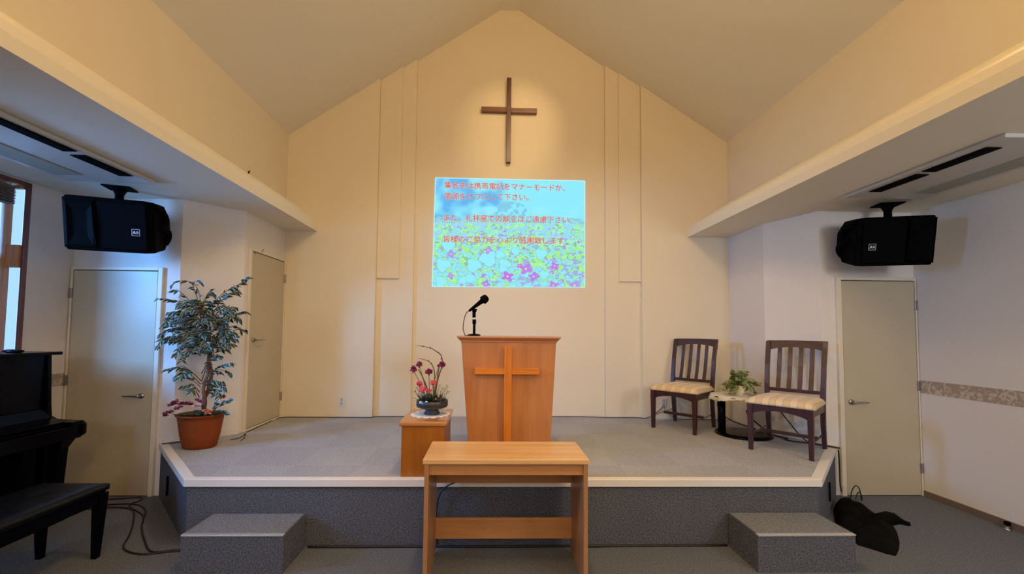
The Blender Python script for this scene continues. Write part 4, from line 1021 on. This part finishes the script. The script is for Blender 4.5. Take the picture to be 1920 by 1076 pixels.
# ================================================================ PIANO AND BENCH
def piano():
    root = thing('upright_piano', 'glossy black upright piano against the left wall under the bay window', 'piano', (-3.50, 2.70, 0))
    x0 = SL+.03; y0, y1 = 1.93, 3.46; G = M['gloss']
    MB().box(x0, -3.455, y0-.02, y1+.02, 1.285, 1.31).build('lid', G, root, bevel=.005)
    for y in (y0, y1-.03):
        side = [(x0, 0.0), (x0, 1.285), (-3.52, 1.285), (-3.50, .90), (-3.49, .80), (-3.44, .775), (-3.24, .765), (-3.215, .74), (-3.215, .665), (-3.26, .630), (-3.45, .630), (-3.50, .60), (-3.50, 0.0)]
        MB().prism([(p[0], p[1]) for p in side], 'y', y, y+.03).build('side_case', G, root, bevel=.004)
    MB().box(-3.56, -3.535, y0+.03, y1-.03, .86, 1.284).build('upper_panel', G, root, bevel=.004)
    MB().prism([(-3.535, .77), (-3.535, .865), (-3.52, .86), (-3.475, .79), (-3.30, .772), (-3.30, .765)], 'y', y0+.03, y1-.03).build('fallboard', G, root, bevel=.004)
    MB().box(-3.52, -3.235, y0+.03, y1-.03, .64, .735).build('key_bed', G, root, bevel=.005)
    MB().box(-3.50, -3.27, y0+.03, y1-.03, .735, .752).build('key_slip', M['black'], root, bevel=.004)
    for y in (y0+.02, y1-.11): MB().box(-3.45, -3.225, y, y+.09, .735, .772).build('cheek_block', G, root, bevel=.006)
    MB().box(-3.56, -3.535, y0+.03, y1-.03, .08, .64).build('lower_panel', G, root, bevel=.004)
    MB().box(x0, -3.50, y0, y1, .02, .10).build('plinth', G, root, bevel=.004)
    MB().box(x0, x0+.02, y0+.03, y1-.03, .1, 1.28).build('back_board', M['blackmatte'], root)
    for y in (y0+.075, y1-.075):
        MB().sweep([(-3.36, y, 0), (-3.36, y, .05), (-3.36, y, .30), (-3.355, y, .56), (-3.33, y, .635)], [(.050, .045), (.032, .034), (.034, .036), (.042, .040), (.062, .052)]).build('leg', G, root, bevel=.004)
    g = thing('small_device', 'small glossy dark gadget with a looped cord on the piano lid', 'device', (-3.62, 3.22, 1.31))
    b = MB(); b.ball((-3.60, 3.255, 1.322), .05, sx=1.5, sy=.85, sz=.30, n=18); b.build('shell', G, g, smooth=True)
    b = MB(); b.tube([(-3.66, 3.22, 1.318), (-3.70, 3.15, 1.330), (-3.66, 3.08, 1.332), (-3.60, 3.10, 1.320), (-3.62, 3.18, 1.3145)], .004, 8, 4); b.build('cord', M['steel'], g, smooth=True)
piano()
def bench():
    root = thing('piano_bench', 'black piano bench with a padded seat in front of the piano', 'bench', (-2.735, 2.45, 0))
    x0, x1, y0, y1 = -2.955, -2.520, 1.95, 2.895
    b = MB(); nx, ny = 14, 26
    for j in range(ny+1):
        for i in range(nx+1):
            u = 2*i/nx-1; v = 2*j/ny-1; h = .018*((1-abs(u)**6)*(1-abs(v)**10))**.5
            dim = 0
            for (cx_, cy_) in ((.0, .55), (.0, .0), (0, -.55), (.5, .28), (-.5, .28), (.5, -.28), (-.5, -.28)): dim += math.exp(-(((u-cx_)/.16)**2+((v-cy_)/.07)**2))
            b.v.append((x0+(x1-x0)*(i/nx), y0+(y1-y0)*(j/ny), .470+h-.010*min(1, dim)))
    for j in range(ny):
        for i in range(nx): b.f.append([j*(nx+1)+i, j*(nx+1)+i+1, (j+1)*(nx+1)+i+1, (j+1)*(nx+1)+i]); b.m.append(0)
    ring = [i for i in range(nx+1)]+[j*(nx+1)+nx for j in range(1, ny+1)]+[ny*(nx+1)+i for i in range(nx-1, -1, -1)]+[j*(nx+1) for j in range(ny-1, 0, -1)]; k = len(b.v)
    for r_ in ring: x, y, z = b.v[r_]; b.v.append((x, y, .435))
    n = len(ring)
    for i in range(n): b.f.append([ring[i], k+i, k+(i+1) % n, ring[(i+1) % n]]); b.m.append(0)
    b.f.append([k+i for i in range(n)]); b.m.append(0)
    b.build('seat_pad', M['bench'], root, smooth=True)
    b = MB()
    for i in range(5):
        for xx in ((-.11, .11) if i % 2 else (0,)): b.ball((-2.737+xx, 2.02+.2*i, .481), .010, sz=.5, n=10)
    b.build('buttons', M['gloss'], root, smooth=True)
    MB().box(x0+.012, x1-.012, y0+.012, y1-.012, .355, .436).build('apron', M['gloss'], root, bevel=.004)
    MB().box(x0+.10, x1-.12, y0+.3, y1-.22, .30, .356).build('lift_mechanism', M['blackmatte'], root, bevel=.01)
    for x in (x0+.03, x1-.03):
        for y in (y0+.03, y1-.03):
            sx = 1 if x > -2.7 else -1
            MB().sweep([(x-sx*.012, y, 0), (x-sx*.008, y, .15), (x, y, .42)], [(.017, .017), (.022, .022), (.030, .030)]).build('leg', M['gloss'], root, bevel=.003)
bench()

# ================================================================ SMALL THINGS
def outlet(label, x, z, y):
    root = thing('wall_outlet', label, 'outlet', (x, y-.004, z))
    MB().box(x-.034, x+.034, y-.009, y-.0005, z-.058, z+.058).build('plate', M['white'], root, bevel=.004)
    b = MB()
    for dz in (-.022, .022):
        for dx in (-.008, .008): b.box(x+dx-.0015, x+dx+.0015, y-.0105, y-.0085, z+dz-.008, z+dz+.008)
    b.build('sockets', M['slot'], root); MB().box(x-.018, x+.018, y-.0098, y-.0085, z-.045, z+.045).build('socket_block', M['unit'], root, bevel=.002)
outlet('cream wall outlet low on the back wall left of the pulpit', -1.763, .655, YB)
outlet('cream wall outlet behind the left mahogany chair with cords plugged in', 2.133, .660, YB)

def cable(label, pts, r=.006, n=8, sm=5, name='cable', group=None):
    o = MB().tube(pts, r, n, sm).build(name, M['cable'], smooth=True); return tag(o, label, 'cable', group)
F = .007
cable('black cable on the floor from the piano bench curving round the left stage corner', [(-3.45, 3.63, F), (-3.2, 3.70, F), (-3.0, 3.70, F), (-2.82, 3.58, F), (-2.62, 3.30, F), (-2.42, 3.08, F), (-2.25, 2.93, F), (-2.10, 2.955, F), (-1.90, 2.965, F)])
cable('second black cable on the floor looping down beside the left stage corner', [(-3.42, 3.58, F), (-3.15, 3.64, F), (-2.95, 3.60, F), (-2.78, 3.42, F), (-2.60, 3.17, F), (-2.48, 2.98, F), (-2.30, 2.90, F), (-2.12, 2.935, F), (-1.92, 2.945, F)])
cable('thin black cable from under the hall door along the left side of the stage', [(-3.46, 3.80, F), (-3.25, 3.82, F), (-3.08, 3.85, F), (-3.03, 3.78, F), (-3.05, 3.70, F), (-2.96, 3.62, F), (-2.78, 3.50, F), (-2.66, 3.36, F)], .005)
cable('black cable lying along the foot of the stage front between the two steps', [(-1.24, 2.985, F), (-.9, 2.982, F), (-.4, 2.984, F), (.1, 2.978, F), (.6, 2.984, F), (.72, 2.972, F+.004), (.95, 2.982, F), (1.3, 2.984, F), (1.70, 2.984, F)], .008)
cable('short black cable hanging over the stage edge behind the communion table', [(-.02, 3.06, ST+.006), (-.12, 3.00, ST+.010), (-.22, 2.965, ST-.01), (-.30, 2.965, ST-.05), (-.345, 2.975, .34), (-.36, 2.982, .20), (-.35, 2.985, .02)], .005)
cable('black cable on the stage behind the terracotta pot', [(-2.93, 3.868, ST+.007), (-2.90, 3.885, ST+.006), (-2.80, 3.95, ST+.006), (-2.70, 4.04, ST+.006)], .006)
cable('thin cable end curled on the stage right of the terracotta pot', [(-2.42, 4.02, ST+.004), (-2.38, 4.10, ST+.004), (-2.40, 4.20, ST+.004), (-2.36, 4.16, ST+.03), (-2.33, 4.08, ST+.004), (-2.31, 4.00, ST+.004)], .004)
cable('brown cable running along the foot of the back wall on the left', [(-2.44, 4.32, ST+.004), (-2.46, 4.7, ST+.004), (-2.46, 5.03, ST+.005), (-2.2, 5.065, ST+.005), (-1.8, 5.066, ST+.005), (-1.42, 5.062, ST+.006), (-1.37, 5.12, ST+.005), (-1.0, 5.125, ST+.005)], .004)
cable('dark cable running along the foot of the back wall on the right of the pulpit', [(.75, 5.165, ST+.005), (1.2, 5.165, ST+.005), (1.47, 5.125, ST+.005), (1.80, 5.125, ST+.006), (1.90, 5.066, ST+.01), (2.0, 5.066, ST+.05), (2.08, 5.066, ST+.11), (2.125, 5.066, .622)], .004)
cable('black cord dropping from the right outlet to the stage', [(2.133, 5.062, .63), (2.14, 5.06, .60), (2.16, 5.055, .55), (2.24, 5.05, ST+.03), (2.36, 5.04, ST+.005), (2.55, 5.03, ST+.005), (2.80, 4.98, ST+.005)], .003)
cable('brown cord looping down behind the small round table', [(2.68, 4.57, .84), (2.60, 4.62, .80), (2.57, 4.66, .72), (2.62, 4.68, .62), (2.72, 4.66, .54), (2.85, 4.62, .49), (2.93, 4.55, ST+.006)], .006)
cable('thick black cord drooping between the round table and the right chair', [(2.86, 4.60, .66), (2.87, 4.57, .61), (2.90, 4.52, .56), (2.93, 4.40, .50), (2.93, 4.25, ST+.008), (2.98, 4.12, ST+.008)], .008)
cable('black cable slanting down behind the right mahogany chair', [(2.85, 4.10, .87), (2.875, 4.08, .76), (2.93, 4.04, .66), (3.0, 4.02, .56), (3.045, 3.99, .50), (3.075, 3.95, ST+.007)], .006)
cable('black cable on the stage leading from the round table to the right stage corner', [(2.95, 4.15, ST+.006), (2.93, 4.06, ST+.006), (2.98, 4.00, ST+.006), (3.06, 3.96, ST+.006), (3.12, 3.87, ST+.012), (3.18, 3.80, ST+.010), (3.22, 3.78, ST+.006)], .008)
cable('black cable hanging down the right slanted side of the stage by the door frame', [(3.275, 3.865, ST-.03), (3.285, 3.872, .36), (3.287, 3.872, .25), (3.285, 3.868, .12), (3.29, 3.86, .05)], .006)
lp = MB()
for k in range(2):
    pts = []
    for i in range(13):
        a = math.pi*i/12; pts.append((3.30+(.085-.02*k)*math.cos(a), 3.72-.03*k+.04*math.cos(a), .02+(.135-.045*k)*math.sin(a)))
    lp.tube(pts, .0045, 8, 2)
o = lp.build('cable_coil', M['cable'], smooth=True); tag(o, 'loops of black cable rising behind the black cloth bag at the right door', 'cable coil')

# black bag --------------------------------------------------------------
def bag():
    root = thing('black_bag', 'limp black cloth bag slumped on the floor beside the right step', 'bag', (2.95, 3.4, 0))
    out = [(2.750, 3.296), (2.983, 3.594), (3.116, 3.694), (3.223, 3.716), (3.235, 3.648), (3.234, 3.518), (3.252, 3.417), (3.234, 3.321), (3.136, 3.180), (2.995, 3.019), (2.883, 2.916), (2.788, 2.841), (2.747, 2.875), (2.706, 2.932), (2.656, 2.991), (2.710, 3.132)]
    # radial grid from a spine so the heap has folds and a soft edge
    cx_, cy_ = 2.96, 3.36; b = MB(); rings = 10; m = 72; rnd = random.Random(4)
    P = [Vector((p[0], p[1])) for p in out]; n = len(P)
    def at(t):
        t = t*n; i = int(t) % n; f = t-int(t); return P[i].lerp(P[(i+1) % n], f)
    b.v.append((cx_, cy_, .10))
    for j in range(1, rings+1):
        q = j/rings
        for i in range(m):
            e = at(i/m); p = Vector((cx_, cy_)).lerp(e, q)
            hL = max(0, 1-abs((p-Vector((3.05, 3.63))).length)/.42)
            h = (.030+.085*hL)*(1-q**5)+.012*math.sin(p.x*38+p.y*21)*(1-q)+.014*math.sin(p.x*17-p.y*33)*(1-q**3)+.02*math.exp(-(((p.x-p.y*.2-2.42)/.05)**2))*(1-q**3)
            b.v.append((p.x, p.y, max(.004, h+.004)))
    for i in range(m): b.f.append([0, 1+i, 1+(i+1) % m]); b.m.append(0)
    for j in range(rings-1):
        for i in range(m): b.f.append([1+j*m+i, 1+(j+1)*m+i, 1+(j+1)*m+(i+1) % m, 1+j*m+(i+1) % m]); b.m.append(0)
    k = len(b.v); L_ = 1+(rings-1)*m
    for i in range(m): x, y, z = b.v[L_+i]; b.v.append((x, y, .001))
    for i in range(m): b.f.append([L_+i, k+i, k+(i+1) % m, L_+(i+1) % m]); b.m.append(0)
    b.f.append([k+i for i in range(m)][::-1]); b.m.append(0)
    b.build('body', M['bag'], root, smooth=True)
    s_ = MB(); st = [(3.069, 3.295, 0.080, 0.070), (3.241, 3.359, 0.070, 0.070), (3.307, 3.359, 0.050, 0.060), (3.322, 3.330, 0.035, 0.040), (3.329, 3.302, 0.022, 0.030), (3.354, 3.293, 0.014, 0.025)]
    k0 = 0
    for (x, y, w_, h) in st:
        s_.v += [(x-.3*w_, y-w_, .003), (x+.3*w_, y+w_, .003), (x+.2*w_, y+.5*w_, h), (x-.2*w_, y-.5*w_, h)]
    for i in range(len(st)-1):
        for j in range(4): s_.f.append([i*4+j, i*4+(j+1) % 4, (i+1)*4+(j+1) % 4, (i+1)*4+j]); s_.m.append(0)
    s_.f += [[3, 2, 1, 0], [(len(st)-1)*4+j for j in range(4)]]; s_.m += [0, 0]
    s_.build('gathered_end', M['bag'], root, smooth=True)
bag()
ds = thing('door_stop', 'small metal door stop on the floor by the right wall', 'door stop', (4.06, 3.217, 0))
MB().lathe([(.024, 0), (.024, .006), (.010, .010), (.010, .035)], (4.06, 3.217, 0), 20).build('foot', M['steel'], ds, smooth=True)
MB().lathe([(.016, .035), (.020, .040), (.020, .058), (.014, .062)], (4.06, 3.217, 0), 20).build('rubber_cap', M['black'], ds, smooth=True)
hk = thing('wall_hook', 'tiny dark hook on the upper edge of the left cornice ledge', 'hook', (XL+.01, 4.26, 3.10))
MB().tube([(XL+.005, 4.26, 3.095), (XL+.012, 4.26, 3.115), (XL+.02, 4.262, 3.13)], .006, 8, 2).build('pin', M['black'], hk)
